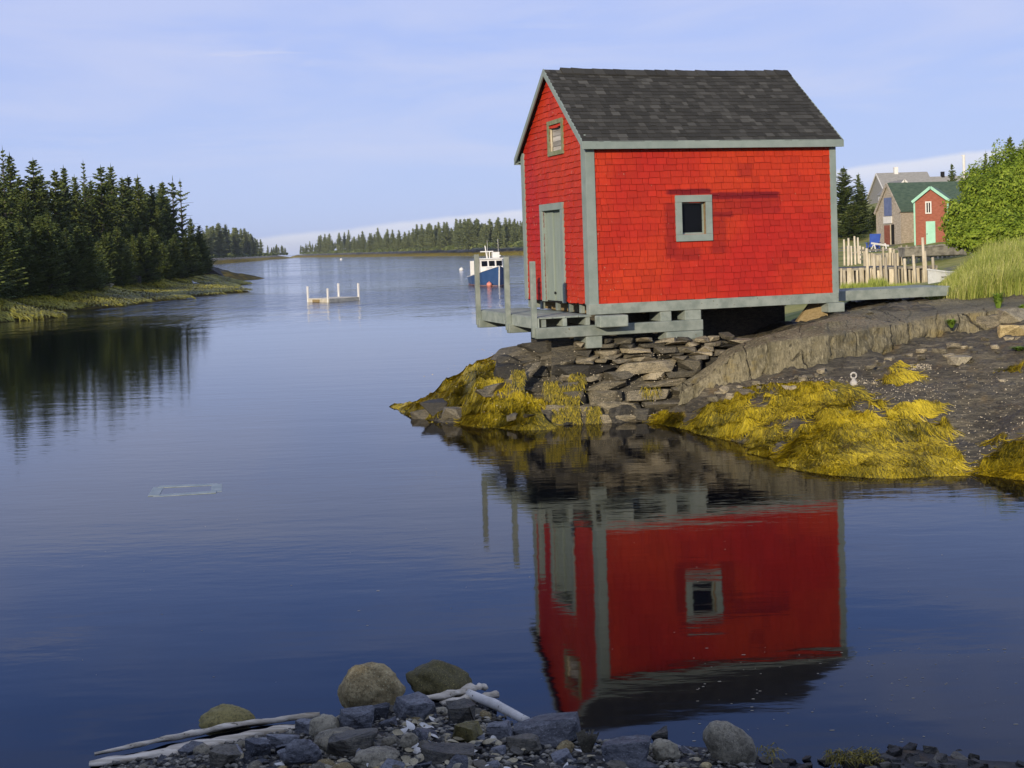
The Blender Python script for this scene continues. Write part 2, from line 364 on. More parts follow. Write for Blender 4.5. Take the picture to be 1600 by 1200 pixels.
def leaf_mat(name, a, b_, c_, transl=.25):
    m, t, b = newmat(name); f = attr(t, 'tone'); oi = t.nodes.new('ShaderNodeObjectInfo').outputs['Random']
    f = M(t, 'ADD', f, M(t, 'MULTIPLY_ADD', oi, .24, -.12))
    r = t.nodes.new('ShaderNodeValToRGB'); t.links.new(f, r.inputs[0]); e = r.color_ramp.elements
    e[0].position = .0; e[0].color = (*a, 1); e[1].position = 1; e[1].color = (*c_, 1); k = e.new(.5); k.color = (*b_, 1)
    t.links.new(r.outputs[0], b.inputs['Base Color']); b.inputs['Roughness'].default_value = .65; b.inputs['Specular IOR Level'].default_value = .2
    if transl:
        tr = t.nodes.new('ShaderNodeBsdfTranslucent'); t.links.new(r.outputs[0], tr.inputs[0]); mx = t.nodes.new('ShaderNodeMixShader'); mx.inputs[0].default_value = transl
        t.links.new(b.outputs[0], mx.inputs[1]); t.links.new(tr.outputs[0], mx.inputs[2]); t.links.new(mx.outputs[0], t.nodes['Material Output'].inputs[0])
    return m
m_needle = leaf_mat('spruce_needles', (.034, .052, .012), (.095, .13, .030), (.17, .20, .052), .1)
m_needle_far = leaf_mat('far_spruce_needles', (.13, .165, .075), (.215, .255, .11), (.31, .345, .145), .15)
m_leaf = leaf_mat('bush_leaves', (.09, .15, .014), (.25, .34, .032), (.43, .50, .07), .3)
m_grass = leaf_mat('tall_grass', (.20, .26, .04), (.42, .46, .10), (.64, .60, .24), .3)
m_plant = leaf_mat('shore_plant', (.09, .16, .02), (.17, .27, .03), (.26, .36, .06), .25)
m_bark = mat('bark', (.055, .045, .035), (.11, .095, .075), 6, .9, (1, 1, .3), .5, .02, 0)

# ------------------------------------------------------------------ water
def water_mat():
    m, t, b = newmat('inlet_water'); co = wpos(t)
    s = t.nodes.new('ShaderNodeSeparateXYZ'); t.links.new(co, s.inputs[0]); x, y, z = s.outputs
    band = ntex(t, mapping(t, co, (.012, .05, 1)), 1.0, 3)
    far = M(t, 'ADD', y, M(t, 'MULTIPLY_ADD', band, 26, -13))
    rip = smooth(t, far, 44, 66)
    calm = smooth(t, ntex(t, mapping(t, co, (.006, .035, 1), (0, 0, 0), (3, 1.7, 0)), 1.0, 3), .40, .60)
    amp = M(t, 'MULTIPLY', rip, M(t, 'MULTIPLY_ADD', calm, .65, .35))
    h1 = ntex(t, mapping(t, co, (.55, 1.25, 1)), 1.0, 4, .62)
    h2 = ntex(t, mapping(t, co, (.35, 1.1, 1), (0, 0, R(8))), 1.0, 3, .5)
    h3 = ntex(t, mapping(t, co, (.75, .28, 1), (0, 0, R(5))), 1.0, 3, .55)
    hf = M(t, 'ADD', M(t, 'MULTIPLY', M(t, 'MULTIPLY', h1, amp), .12), M(t, 'MULTIPLY', M(t, 'MULTIPLY', h3, amp), .30))
    hn = M(t, 'MULTIPLY', h2, .0045)
    hm = M(t, 'MULTIPLY', M(t, 'MULTIPLY', ntex(t, mapping(t, co, (2.2, 6.0, 1)), 1.0, 3), smooth(t, y, 3, 18)), .0022)
    bump(t, b, M(t, 'ADD', M(t, 'ADD', hf, hn), hm), 1.0, 1.0)
    b.inputs['Base Color'].default_value = (.0006, .0016, .004, 1); b.inputs['IOR'].default_value = 1.333; b.inputs['Specular IOR Level'].default_value = .42
    t.links.new(M(t, 'MULTIPLY_ADD', amp, .04, .042), b.inputs['Roughness'])
    return m
m_water = water_mat()
wb = MB(); wb.add([(-2500, -60, 0), (2500, -60, 0), (2500, 4000, 0), (-2500, 4000, 0)], [(0, 1, 2, 3)])
tag(wb.build('water', m_water), kind='structure')

# ------------------------------------------------------------------ rock shore under the shed
SH = Vector((1.29, 20.955, 1.865)); YAW = .304; L_, W_, HW, HR = 4.58, 3.35, 2.739, 1.315
cyw, syw = math.cos(YAW), math.sin(YAW)
def S(x, y, z=0): return Vector((SH.x + x * cyw - y * syw, SH.y + x * syw + y * cyw, SH.z + z))
ctl = []
for q in [(613, 635), (660, 656), (720, 662), (780, 667), (850, 665), (900, 662), (960, 660), (1040, 664), (1090, 675), (1130, 686), (1170, 706), (1220, 727), (1290, 738), (1390, 745), (1440, 741), (1500, 740), (1545, 742), (1600, 750)]:
    ctl.append(Pz(*q)); d = Pz(q[0], q[1] + 10); ctl.append(Vector((d.x, d.y - .25, -.22)))
for q in [(1300, 690, 16.3), (1300, 640, 17.5), (1330, 590, 18.9), (1290, 566, 19.7), (1200, 585, 19.9), (1100, 608, 20.2), (1150, 650, 18.6), (1220, 680, 17.3), (1380, 700, 16.1),
          (1450, 700, 16.1), (1450, 650, 17.1), (1450, 600, 18.4), (1450, 548, 20.1), (1400, 550, 20.4), (1480, 525, 20.8), (1540, 690, 16.2), (1575, 695, 15.2),
          (1600, 700, 15.0), (1600, 640, 16.0), (1600, 590, 17.5), (1600, 540, 18.9), (1600, 505, 20.4), (1530, 640, 17.0), (1530, 590, 18.3),
          (700, 588, 22.3), (742, 560, 22.2), (780, 556, 21.9), (740, 600, 21.2), (690, 630, 21.6), (800, 630, 20.6), (820, 600, 20.9), (850, 640, 20.2), (760, 640, 20.6), (655, 628, 22.6)]:
    ctl.append(P(*q))
for q in [(.9, 20.75, .12), (1.6, 20.75, .15), (2.3, 20.7, .2), (2.9, 20.6, .3), (1.2, 21.45, .95), (2.4, 21.5, .95), (.4, 22, 1.0), (.2, 23.2, .9), (1.4, 23.5, 1.0), (2.6, 23.4, 1.0), (3.6, 21.9, 1.0), (3.9, 22.6, 1.05), (4.4, 23.5, 1.1), (5.6, 23.4, 1.45), (5.6, 22, 1.5), (-.6, 22.9, .55), (-1, 24, -.3), (.3, 25.3, -.3),
          (2, 25.6, .2), (4, 25.6, .7), (3, 27, -.3), (6, 26, 1.0), (-3, 23.6, -.5), (-4, 21, -.8), (-2, 18.5, -.8), (1, 17, -.8), (3, 14, -.7), (6, 12.6, -.7), (9, 13, .2), (9, 16, .9), (9, 18.5, 1.25), (10, 20.5, 1.5), (0, 28, -1), (5, 30, -.4), (8, 28, 1.2),
          (7, 24.2, 1.6), (9, 23.8, 1.66), (11, 24, 1.75), (8.5, 22.6, 1.45), (13, 26, 1.95), (14, 33, 1.95), (9.6, 31, 1.2), (11.0, 30.5, 1.85), (11.0, 27.5, 1.85), (12.5, 31, 2.05), (14, 20, 1.9), (14, 15, 1.0)]:
    ctl.append(Vector(q))
zr = TPS(ctl)
WEED = [[(1060, 670), (1098, 632), (1130, 617), (1200, 611), (1290, 603), (1352, 610), (1372, 628), (1330, 655), (1400, 640), (1436, 621), (1458, 632), (1424, 662), (1485, 650), (1462, 680), (1452, 692), (1502, 720), (1504, 752), (1440, 760), (1330, 758), (1220, 745), (1140, 712), (1155, 692), (1100, 680)],
        [(1548, 722), (1570, 688), (1600, 674), (1660, 670), (1680, 770), (1560, 765)],
        [(600, 637), (690, 608), (696, 573), (755, 553), (790, 556), (792, 600), (765, 622), (800, 612), (835, 622), (872, 640), (862, 678), (760, 682), (690, 664)],
        [(1368, 582), (1392, 570), (1425, 578), (1420, 590), (1385, 592)], [(1130, 617), (1250, 606), (1320, 604), (1330, 596), (1260, 596), (1190, 604)],
        [(1020, 655), (1040, 645), (1075, 648), (1075, 662), (1040, 664)], [(1560, 575), (1600, 560), (1600, 566), (1570, 580)]]
HOLES = [[(1125, 690), (1150, 675), (1172, 672), (1180, 684), (1160, 694)], [(1380, 690), (1430, 682), (1440, 692), (1400, 698)], [(660, 652), (700, 630), (735, 630), (725, 658), (690, 664)], [(750, 612), (790, 602), (800, 615), (765, 622)]]
def weedmask(X, Y, Z):
    px, py = proj(X, Y, Z); r = np.zeros(len(X), bool)
    jx = px + 14 * np.sin(Y * 9 + X * 3); jy = py + 4 * np.sin(X * 11)
    for p in WEED: r |= inpoly(jx, jy, p)
    for p in HOLES: r &= ~inpoly(px, py, p)
    k = np.nonzero(r)[0]
    if len(k): r[k] &= (fbm(X[k], Y[k] * .7, 6, 1.5, 4) + .35 * fbm(X[k], Y[k], 2, 5.0, 3)) > np.where((py[k] < 665) & (px[k] > 1000), -.22, np.where(px[k] < 1000, -.6, -.45))
    return r
X, Y, Fq = grid(-4.5, 14, 12.4, 33, .06)
Z = zr(X, Y); base = Z.copy()
rough = np.clip((Z + .15) * 3, .15, 1)
dip = (Y * .94 + X * .34) * .55 + Z * 1.2      # bedding planes
step = (dip * 3.0) % 1.0
Z = Z + rough * (fbm(X, Y, 0, .55, 5) * .10 + fbm(X * 2.4, Y, 3, 1.6, 4) * .055 + fbm(X, Y, 8, 5.0, 3) * .02 + (step ** 3) * .07 - .03)
wm = weedmask(X, Y, base) & (Z > -.08)
Z = Z + wm * .01 + wm * np.maximum(0, fbm(X, Y, 9, 1.7, 2)) * .05
ZG = Z; GX0, GY0, GD = -4.5, 12.4, None
nxr = int((14 + 4.5) / .06) + 1; nyr = int((33 - 12.4) / .06) + 1
shore = np_mesh('rock_shore', np.stack([X, Y, Z], -1), Fq, m_rock, {'weed': ('POINT', wm.astype(float))})
tag(shore, kind='structure')
def zground(x, y):
    fx = np.clip((np.atleast_1d(x) + 4.5) / 18.5 * (nxr - 1), 0, nxr - 1.001); fy = np.clip((np.atleast_1d(y) - 12.4) / 20.6 * (nyr - 1), 0, nyr - 1.001)
    i, j = fx.astype(int), fy.astype(int); u, v = fx - i, fy - j; G = ZG.reshape(nyr, nxr)
    return (G[j, i] * (1 - u) + G[j, i + 1] * u) * (1 - v) + (G[j + 1, i] * (1 - u) + G[j + 1, i + 1] * u) * v
def hit(px, py, y0=13, y1=34):         # where that line of sight meets the rock
    ys = np.linspace(y0, y1, 700); pts = np.array([P(px, py, v) for v in ys])
    k = np.nonzero(pts[:, 2] <= zground(pts[:, 0], pts[:, 1]))[0]
    return Vector(pts[k[0]]) if len(k) else Vector(pts[-1])

# the long ledge: a tilted bed of rock with a broken upright face
foot = [(1060, 622, 20.2), (1100, 609, 20.15), (1150, 594, 20.0), (1200, 587, 19.85), (1290, 568, 19.8), (1345, 558, 20.1), (1400, 549, 20.5), (1440, 538, 20.7), (1480, 527, 20.9), (1560, 512, 21.0), (1640, 498, 21.1), (1760, 483, 21.3)]
tops = [612, 588, 550, 531, 506, 495, 486, 480, 474, 470, 465, 457]
def lerp(a, b, t): return a + (b - a) * t
LEAN = [.2, .2, .25, .35, .8, 1.3, 1.8, 2.1, 2.1, 2.0, 1.9, 1.9]
prof = []
for i in range(len(foot) - 1):
    for k in range(14):
        t = k / 14; f = [lerp(foot[i][j], foot[i + 1][j], t) for j in range(3)]; ty = lerp(tops[i], tops[i + 1], t)
        ln_ = lerp(LEAN[i], LEAN[i + 1], t); kf = lerp(.95, .66, min(1, max(0, (ln_ - .3) / .6))); prof.append((P(*f), P(f[0] + 2, lerp(f[1], ty, kf), f[2] + min(.22, ln_ * .8)), P(f[0] + 3, ty, f[2] + ln_)))
V = []; nr = 26
for i, (a, mid, b) in enumerate(prof):
    blk = .05 * math.floor(mnoise.noise(Vector((i * .045, 0, 4))) * 5) / 2.0
    for k in range(nr):
        if k < 9: t = k / 8; p = a.lerp(mid, t) + Vector((0, 0, -.12 * (1 - t)))
        elif k < 13: p = mid.lerp(b, (k - 8) / 4)
        else:
            t = (k - 12) / 13; wide = lerp(.55, 1.6, min(1, max(0, (i / 14 - 4.2) / 1.3))); p = b + Vector((-.25, .97, 0)) * (t * wide) + Vector((0, 0, .03 * math.sin(t * 3.0) - .9 * max(0, t - .62)))
        n = mnoise.fractal(Vector((p.x * 2.2, p.y * 2.2, p.z * 5)), 1, 2, 4) + .7 * mnoise.fractal(Vector((p.x * 7, p.y * 7, p.z * 2.5 + 8)), 1, 2, 3)
        cr_ = -.13 if abs((i * .061 + .12 * mnoise.noise(Vector((0, k * .2, i * .02)))) % 1.0 - .5) < .03 and k < 14 else 0
        p = p + Vector((.05 * n, -.06 * n + blk - cr_ * .5, (.03 * n if k > 11 else 0)))
        V.append(p)
Fl = [(i * nr + k, (i + 1) * nr + k, (i + 1) * nr + k + 1, i * nr + k + 1) for i in range(len(prof) - 1) for k in range(nr - 1)]
o = np_mesh('rock_ledge', np.array(V), np.array(Fl), m_ledge, sm=False); tag(o, kind='structure')

# ------------------------------------------------------------------ stones: hulls with broken edges
def hull_stone(w, d, h, seed, round_=0.0, bev=.10):
    rg = random.Random(seed); bm = bmesh.new()
    if round_ > .5:
        bmesh.ops.create_icosphere(bm, subdivisions=4, radius=1)
        for v in bm.verts:
            n = mnoise.fractal(v.co * 1.1 + Vector((seed, 0, 0)), 1, 2, 3) * .22 + mnoise.noise(v.co * 4.5 + Vector((0, seed, 0))) * .05 + mnoise.fractal(v.co * 11 + Vector((seed, seed, 0)), 1, 2, 2) * .018
            v.co = v.co * (1 + n)
            v.co = Vector((v.co.x * w / 2, v.co.y * d / 2, v.co.z * h / 2))
    else:
        for i in range(16):
            a = rg.uniform(0, 6.283); r = rg.uniform(.72, 1.0); sq = 1 / max(abs(math.cos(a)), abs(math.sin(a))) ** .55
            bm.verts.new((math.cos(a) * r * sq * w / 2, math.sin(a) * r * sq * d / 2, rg.choice((-1, 1)) * h / 2 * rg.uniform(.6, 1)))
        res = bmesh.ops.convex_hull(bm, input=bm.verts)
        bmesh.ops.delete(bm, geom=list({g for g in res['geom_interior'] + res['geom_unused'] if isinstance(g, bmesh.types.BMVert)}), context='VERTS')
        bmesh.ops.dissolve_limit(bm, angle_limit=R(9), verts=bm.verts, edges=bm.edges)
        bmesh.ops.bevel(bm, geom=list(bm.edges), offset=min(w, d, h) * bev, segments=2, affect='EDGES', profile=.6, clamp_overlap=True)
        bmesh.ops.triangulate(bm, faces=bm.faces)
        bmesh.ops.subdivide_edges(bm, edges=[e for e in bm.edges if e.calc_length() > max(w, d) * .14], cuts=1)
        s_ = max(w, d)
        for v in bm.verts:
            n = mnoise.fractal(v.co * (7 / s_) + Vector((seed, 1, 0)), 1, 2, 3)
            v.co += Vector((v.co.x / w, v.co.y / d, v.co.z / h)) * n * min(w, h) * .16
    me = D.meshes.new('stone'); bm.to_mesh(me); bm.free()
    if round_ > .5: me.polygons.foreach_set('use_smooth', [True] * len(me.polygons))
    return me
def stone(name, me, m, loc, rot=(0, 0, 0), parent=None, scale=(1, 1, 1)):
    if not me.materials: me.materials.append(m)
    o = D.objects.new(name, me); COL.objects.link(o); o.location = loc; o.rotation_euler = rot; o.scale = scale
    if parent: o.parent = parent
    return o

# dry stone wall that carries the near corner of the shed
ws = empty('dry_stone_wall', Pz(980, 660), 0, 'dry stacked wall of flat slate slabs under the front of the red shed', 'stone wall')
wo = ws.location.copy()
def wall_pt(px, py): return P(px, py, lerp(21.15, 20.35, min(1, max(0, (py - 525) / 135.0))))
rg = random.Random(3); y = 662.0; nst = 0
while y > 524:
    hpx = rg.uniform(16, 25) if y > 622 else (rg.uniform(10, 17) if y > 580 else rg.uniform(7, 11))
    x = 872 + (662 - y) * .12 - rg.uniform(0, 30) if y > 560 else 902 - rg.uniform(0, 20)
    xr_ = min(1062 + max(0, 655 - y) * .78, 1146)
    while x < xr_ and nst < 100:
        wpx = hpx * rg.uniform(2.2, 6.4); h2 = hpx * rg.uniform(.75, 1.05); ln = -.033
        yc = y - hpx / 2 - (x - 980) * .035 + rg.uniform(-2, 2)
        if yc < 529 - (x - 920) * .03 and x < 1105: break
        p = wall_pt(x + wpx / 2, yc); sc_ = p.y / F
        if y < 548 and rg.random() < .5: mm = m_slab
        else: mm = m_slab if rg.random() < .72 else m_slabdark
        me = hull_stone(wpx * sc_ * 1.10, rg.uniform(.35, .6), h2 * sc_ * 1.12, rg.randint(0, 9999), 0, .10)
        stone('stone', me, mm, p - wo + Vector((0, .06 + rg.uniform(-.05, .05), 0)), (rg.uniform(-.1, .1), rg.uniform(-.06, .06), rg.uniform(-.12, .12)), ws); nst += 1
        x += wpx * .97
    y -= hpx * .92
# backing of the wall so that no light comes through the joints
V = []
for k, py in enumerate(np.linspace(668, 532, 8)):
    for j, px in enumerate(np.linspace(862, 1150, 12)):
        V.append(wall_pt(px, py) + Vector((0, .20, -.02)) - wo)
mb = MB(); mb.add(V, [(k * 12 + j, k * 12 + j + 1, (k + 1) * 12 + j + 1, (k + 1) * 12 + j) for k in range(7) for j in range(11)])
mb.build('rubble_core', m_slabdark, ws)

# tumbled slabs on the point, left of the wall
tumb = [(800, 552, 70, 14), (845, 548, 80, 16), (880, 556, 70, 14), (806, 568, 62, 16), (850, 566, 80, 15), (890, 574, 60, 14), (797, 586, 56, 22), (838, 586, 54, 16), (880, 592, 60, 18), (815, 572, 44, 12), (868, 582, 50, 12), (905, 560, 46, 12),
        (690, 640, 60, 20), (665, 652, 46, 18), (712, 650, 50, 18), (775, 612, 44, 16), (760, 620, 36, 12), (875, 632, 28, 34), (860, 655, 56, 20), (905, 657, 60, 16), (800, 655, 26, 10), (828, 655, 22, 9), (970, 655, 64, 26), (1010, 652, 46, 18), (938, 659, 50, 14), (1082, 600, 14, 22), (890, 660, 40, 12), (850, 606, 46, 14), (832, 612, 40, 12)]
for i, (px, py, wp, hp) in enumerate(tumb):
    p = hit(px, py); s_ = p.y / F; rg = random.Random(i + 50)
    lab = {12: 'dark tilted slab at the tip of the point above the water', 17: 'upright grey slab wedged among yellow weed left of the stone wall', 18: 'dark brown wedge of slate at the waterline left of the stone wall',
           22: 'rounded blue grey slab at the waterline under the stone wall', 25: 'small pale upright stone at the right end of the stone wall'}.get(i, 'flat dark slate slab tumbled on the weedy point by the shed')
    o = stone('slate_slab', hull_stone(wp * s_ * 1.1, .5, hp * s_ * 1.25, i + 300, 0, .14), m_slabdark if i != 25 else m_slab, p + Vector((0, .12, hp * s_ * .15)), (rg.uniform(-.25, .1), rg.uniform(-.25, .15), rg.uniform(-.4, .4)))
    tag(o, lab, 'slab', 'slate slabs tumbled on the point')
a, b_ = hit(806, 610), hit(842, 577)
mb = MB(); mb.bar(a + Vector((0, -.15, .06)), b_ + Vector((0, -.25, .12)), .14, .07, .5)
tag(mb.build('slanted_slab', m_slab, None, bevel=.02), 'long narrow tan slab leaning diagonally against the dark slabs', 'slab')

# stones up the beach on the right
for i, (px, py, wp, hp, lab, mm) in enumerate([(1548, 503, 66, 22, 'broad grey slab of layered rock on the right above the ledge foot', m_slab), (1590, 494, 60, 22, 'grey blue layered slab at the right edge of the rocks', m_greyst), (1590, 518, 54, 20, 'squared tan stone block at the right edge of the rocks', m_tan),
        (1520, 508, 30, 14, 'small grey stone tucked left of the layered slab', m_slab), (1505, 562, 48, 12, 'low light grey slab lying on the dark rock on the right', m_greyst), (1390, 539, 30, 9, 'thin loose slab at the foot of the ledge', m_slab), (1165, 612, 26, 8, 'flat slab between ledge foot and yellow weed', m_slab), (1120, 622, 30, 8, 'flat grey slab right of the stone wall foot', m_greyst)]):
    p = hit(px, py + hp * .3); s_ = p.y / F
    o = stone('rock_slab', hull_stone(wp * s_, .5, hp * s_ * 1.2, i + 800, 0, .2), mm, p + Vector((0, .1, hp * s_ * .25)), (0, random.uniform(-.08, .08), random.uniform(-.3, .3)))
    tag(o, lab, 'slab')

rg = random.Random(314); frag = [hull_stone(1, .8, .35, 5000 + j, 0, .15) for j in range(6)]
for i in range(70):
    px = rg.uniform(1090, 1600); fy_ = np.interp(px, [1090, 1200, 1290, 1400, 1480, 1600], [618, 596, 578, 558, 540, 520]); py = fy_ + abs(rg.gauss(0, 1)) * rg.choice((8, 14, 50)); 
    if py > 690: continue
    p = hit(px, py); w_ = rg.uniform(.06, .24) * (1 if py < fy_ + 20 else .6); o = stone('rock_fragment', frag[rg.randrange(6)], m_slab, p + Vector((0, 0, w_ * .08)), (rg.uniform(-.2, .2), rg.uniform(-.2, .2), rg.uniform(0, 6.28)), None, (w_, w_, w_)); tag(o, 'small loose rock fragment below the ledge on the right shore', 'stone', 'loose rock fragments below the ledge')
# ------------------------------------------------------------------ the red shed
shed = empty('red_shed', SH, YAW, 'red shingled shed with black roof on timber blocks above the water', 'shed')
XO = (1.66, 2.10, 1.09, 1.63)          # window opening on the long side: x0 x1 z0 z1
DO = (1.26, 2.22, -.02, 1.60)          # doorway on the gable: y0 y1 z0 z1
LO = (1.10, 1.74, 2.62, 3.08)          # loft hatch on the gable
SLP = HR / (W_ / 2)
def rake(y): return HW + SLP * min(y, W_ - y)
def shingles(mb, lo, hi, zlo, zhi, put, openings, expo=.108, rnd=None, clipz=None, wmin=.09, wmax=.23, tk=.021):
    rnd = rnd or random.Random(1); z = zlo; row = 0
    while z < zhi:
        u = lo - rnd.uniform(0, wmax)
        while u < hi:
            wd = rnd.uniform(wmin, wmax); a, b = max(lo, u), min(hi, u + wd - .007); u += wd
            if b - a < .02: continue
            segs = [(a, b)]
            for (u0, u1, z0, z1) in openings:
                if z + expo * .35 > z0 and z + expo * .65 < z1:
                    ns = []
                    for (p, q) in segs:
                        if q <= u0 or p >= u1: ns.append((p, q)); continue
                        if p < u0: ns.append((p, u0))
                        if q > u1: ns.append((u1, q))
                    segs = ns
            tone = min(1, max(0, rnd.gauss(.5, .2))); dz = rnd.uniform(-.011, .009); dt = rnd.uniform(-.004, .004)
            for p, q in segs:
                if clipz and clipz((p + q) / 2) < z + .02: continue
                def pt(uu, zz, t):
                    if clipz: zz = min(zz, clipz(uu))
                    return put(uu, zz, t)
                zt = min(z + expo * 1.12, zhi)
                mb.hexa([pt(p, z + dz, tk + dt), pt(q, z + dz, tk + dt), pt(q, z + dz, 0), pt(p, z + dz, 0), pt(p, zt, .004), pt(q, zt, .004), pt(q, zt, 0), pt(p, zt, 0)], tone)
            # tight strip of sheathing behind the course
        z += expo; row += 1
def backing(mb, lo, hi, zlo, zhi, put, openings, clipz=None, dz=.1):
    zs = sorted({zlo, zhi} | {q for o_ in openings for q in o_[2:] if zlo < q < zhi} | set(np.arange(zlo, zhi, dz)))
    for z0, z1 in zip(zs[:-1], zs[1:]):
        us = sorted({lo, hi} | {q for o_ in openings for q in o_[:2]} | set(np.linspace(lo, hi, 14)))
        for u0, u1 in zip(us[:-1], us[1:]):
            mu, mz = (u0 + u1) / 2, (z0 + z1) / 2
            if any(o_[0] < mu < o_[1] and o_[2] < mz < o_[3] for o_ in openings): continue
            c = (lambda uu, zz: min(zz, clipz(uu))) if clipz else (lambda uu, zz: zz)
            mb.add([put(u0, c(u0, z0), 0), put(u1, c(u1, z0), 0), put(u1, c(u1, z1), 0), put(u0, c(u0, z1), 0)], [(0, 1, 2, 3)], .15)
pf = lambda u, z, t: (u, -t, z); pg = lambda u, z, t: (-t, u, z)
pb = lambda u, z, t: (u, W_ + t, z); pe = lambda u, z, t: (L_ + t, u, z)
mb = MB(); backing(mb, 0, L_, 0, HW, pf, [XO]); shingles(mb, .1, L_ - .06, 0, HW - .01, pf, [XO], rnd=random.Random(11)); mb.build('wall', m_red, shed)
mb = MB(); backing(mb, 0, W_, 0, HW + HR, pg, [DO, LO], rake); shingles(mb, .15, W_ - .1, 0, HW + HR, pg, [DO, LO], rnd=random.Random(12), clipz=rake); mb.build('wall', m_red, shed)
mb = MB(); backing(mb, 0, L_, 0, HW, pb, []); shingles(mb, .1, L_ - .1, 0, HW, pb, [], rnd=random.Random(13)); mb.build('wall', m_red, shed)
mb = MB(); backing(mb, 0, W_, 0, HW + HR, pe, [], rake); shingles(mb, .1, W_ - .1, 0, HW + HR, pe, [], rnd=random.Random(14), clipz=rake); mb.build('wall', m_red, shed)
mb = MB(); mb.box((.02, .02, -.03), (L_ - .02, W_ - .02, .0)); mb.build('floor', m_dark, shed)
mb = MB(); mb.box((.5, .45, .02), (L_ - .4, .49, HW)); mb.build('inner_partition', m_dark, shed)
# roof: boards plus courses of asphalt tabs, a little sagged
EO, OV = .12, .10
def sag(x, k): return -.028 * math.sin(math.pi * (x + OV) / (L_ + 2 * OV)) * k
rf = MB(); zE = HW - EO * SLP; TH = .03; nseg = 14
for side in (0, 1):
    def rp(x, t, up=0):                # t 0 eave .. 1 ridge
        y_ = -EO + t * (W_ / 2 + EO); zz = zE + t * (HR + EO * SLP) + sag(x, t)
        y_ += -up * .6; zz += up * .8
        return (x, y_ if side == 0 else W_ - y_, zz)
    for i in range(nseg):
        x0, x1 = [lerp(-OV, L_ + OV, (i + j) / nseg) for j in (0, 1)]
        rf.hexa([rp(x0, 0, -TH), rp(x1, 0, -TH), rp(x1, 1, -TH), rp(x0, 1, -TH), rp(x0, 0), rp(x1, 0), rp(x1, 1), rp(x0, 1)], .1)
    rnd = random.Random(21 + side); nc = 20
    for r_ in range(nc):
        t0, t1 = (r_ - .12) / nc, min(1, (r_ + 1.05) / nc); u = -OV - rnd.uniform(0, .2)
        if r_ == 0: t0 = -.012
        while u < L_ + OV:
            wd = rnd.choice((.09, .12, .15, .18)); a, b = max(u, -OV - .012), min(u + wd - .004, L_ + OV + .012); u += wd
            if b - a < .02: continue
            tone = min(1, max(0, rnd.gauss(.30, .14) + (.32 if rnd.random() < .12 else 0))); th = .012 + rnd.uniform(0, .005); dt = rnd.choice((0, 0, .006))
            rf.hexa([rp(a, t0 + dt, .001), rp(b, t0 + dt, .001), rp(b, t1, .001), rp(a, t1, .001), rp(a, t0 + dt, th), rp(b, t0 + dt, th), rp(b, t1, .004), rp(a, t1, .004)], tone)
roof = rf.build('roof', m_roof, shed)
mb = MB(); u = .2; rnd = random.Random(5)
while u < L_ + OV:
    z0 = HW + HR + sag(u, 1) + .006; a, b = u, min(u + .24, L_ + OV + .01); up = rnd.uniform(0, .014)
    for s_ in (-1, 1):
        mb.hexa([(a, W_ / 2, z0 + .012), (b, W_ / 2, z0 + .012), (b, W_ / 2 + s_ * .14, z0 - .10), (a, W_ / 2 + s_ * .14, z0 - .10), (a, W_ / 2, z0 + .034 + up), (b, W_ / 2, z0 + .030), (b, W_ / 2 + s_ * .15, z0 - .085), (a, W_ / 2 + s_ * .15, z0 - .08 + up)], rnd.uniform(.1, .5))
    u += .2
mb.build('ridge_cap', m_roof, roof)
for yy, s_ in ((-EO, -1), (W_ + EO, 1)):
    mb = MB(); mb.box((-OV, min(yy, yy + s_ * .028), zE - .125), (L_ + OV, max(yy, yy + s_ * .028), zE + .004)); mb.build('fascia', m_trim, shed, bevel=.004)
for yy0, yy1 in ((-EO + .002, -.028), (W_ + .028, W_ + EO - .002)):
    mb = MB(); mb.box((-OV + .03, yy0, zE - .09), (L_ + OV - .03, yy1, zE - .07)); mb.build('soffit', m_trim, shed)
for s_ in (0, 1):
    for xx in (-OV - .024, L_ + OV):
        mb = MB(); q = []
        for (y_, z_) in ((-EO - .03, zE - .01), (W_ / 2 + .002, HW + HR + .012)):
            yy = y_ if s_ == 0 else W_ - y_
            q.append((yy, z_))
        (ya, za), (yb, zb) = q
        mb.hexa([(xx, ya, za - .115), (xx + .024, ya, za - .115), (xx + .024, yb, zb - .115), (xx, yb, zb - .115), (xx, ya, za), (xx + .024, ya, za), (xx + .024, yb, zb), (xx, yb, zb)])
        mb.build('rake_board', m_trim, shed)
# corner boards
for (a, b) in (((-.034, -.034, -.015), (.125, 0, HW - .06)), ((-.032, .002, -.012), (0, .19, HW + .03)), ((L_ - .085, -.034, -.01), (L_ + .034, 0, HW - .06)), ((-.034, W_ - .14, -.01), (0, W_ + .034, HW - .02)), ((L_, .002, -.01), (L_ + .032, .12, HW)), ((L_ - .1, W_, 0), (L_ + .03, W_ + .033, HW - .06))):
    mb = MB(); mb.box(a, b); mb.build('corner_board', m_trim, shed, bevel=.004)
mb = MB(); mb.box((-.05, -.045, -.175), (L_ + .02, .10, -.004)); mb.build('sill_beam', m_deck, shed, bevel=.006)
mb = MB(); mb.box((.03, W_ - .1, -.175), (L_, W_ + .04, -.004)); mb.build('sill_beam', m_deck, shed, bevel=.006)
for k in range(7):
    mb = MB(); xx = .3 + k * .66; mb.box((xx, .11, -.20), (xx + .05, W_ - .11, -.03)); mb.build('floor_joist', m_raw, shed)
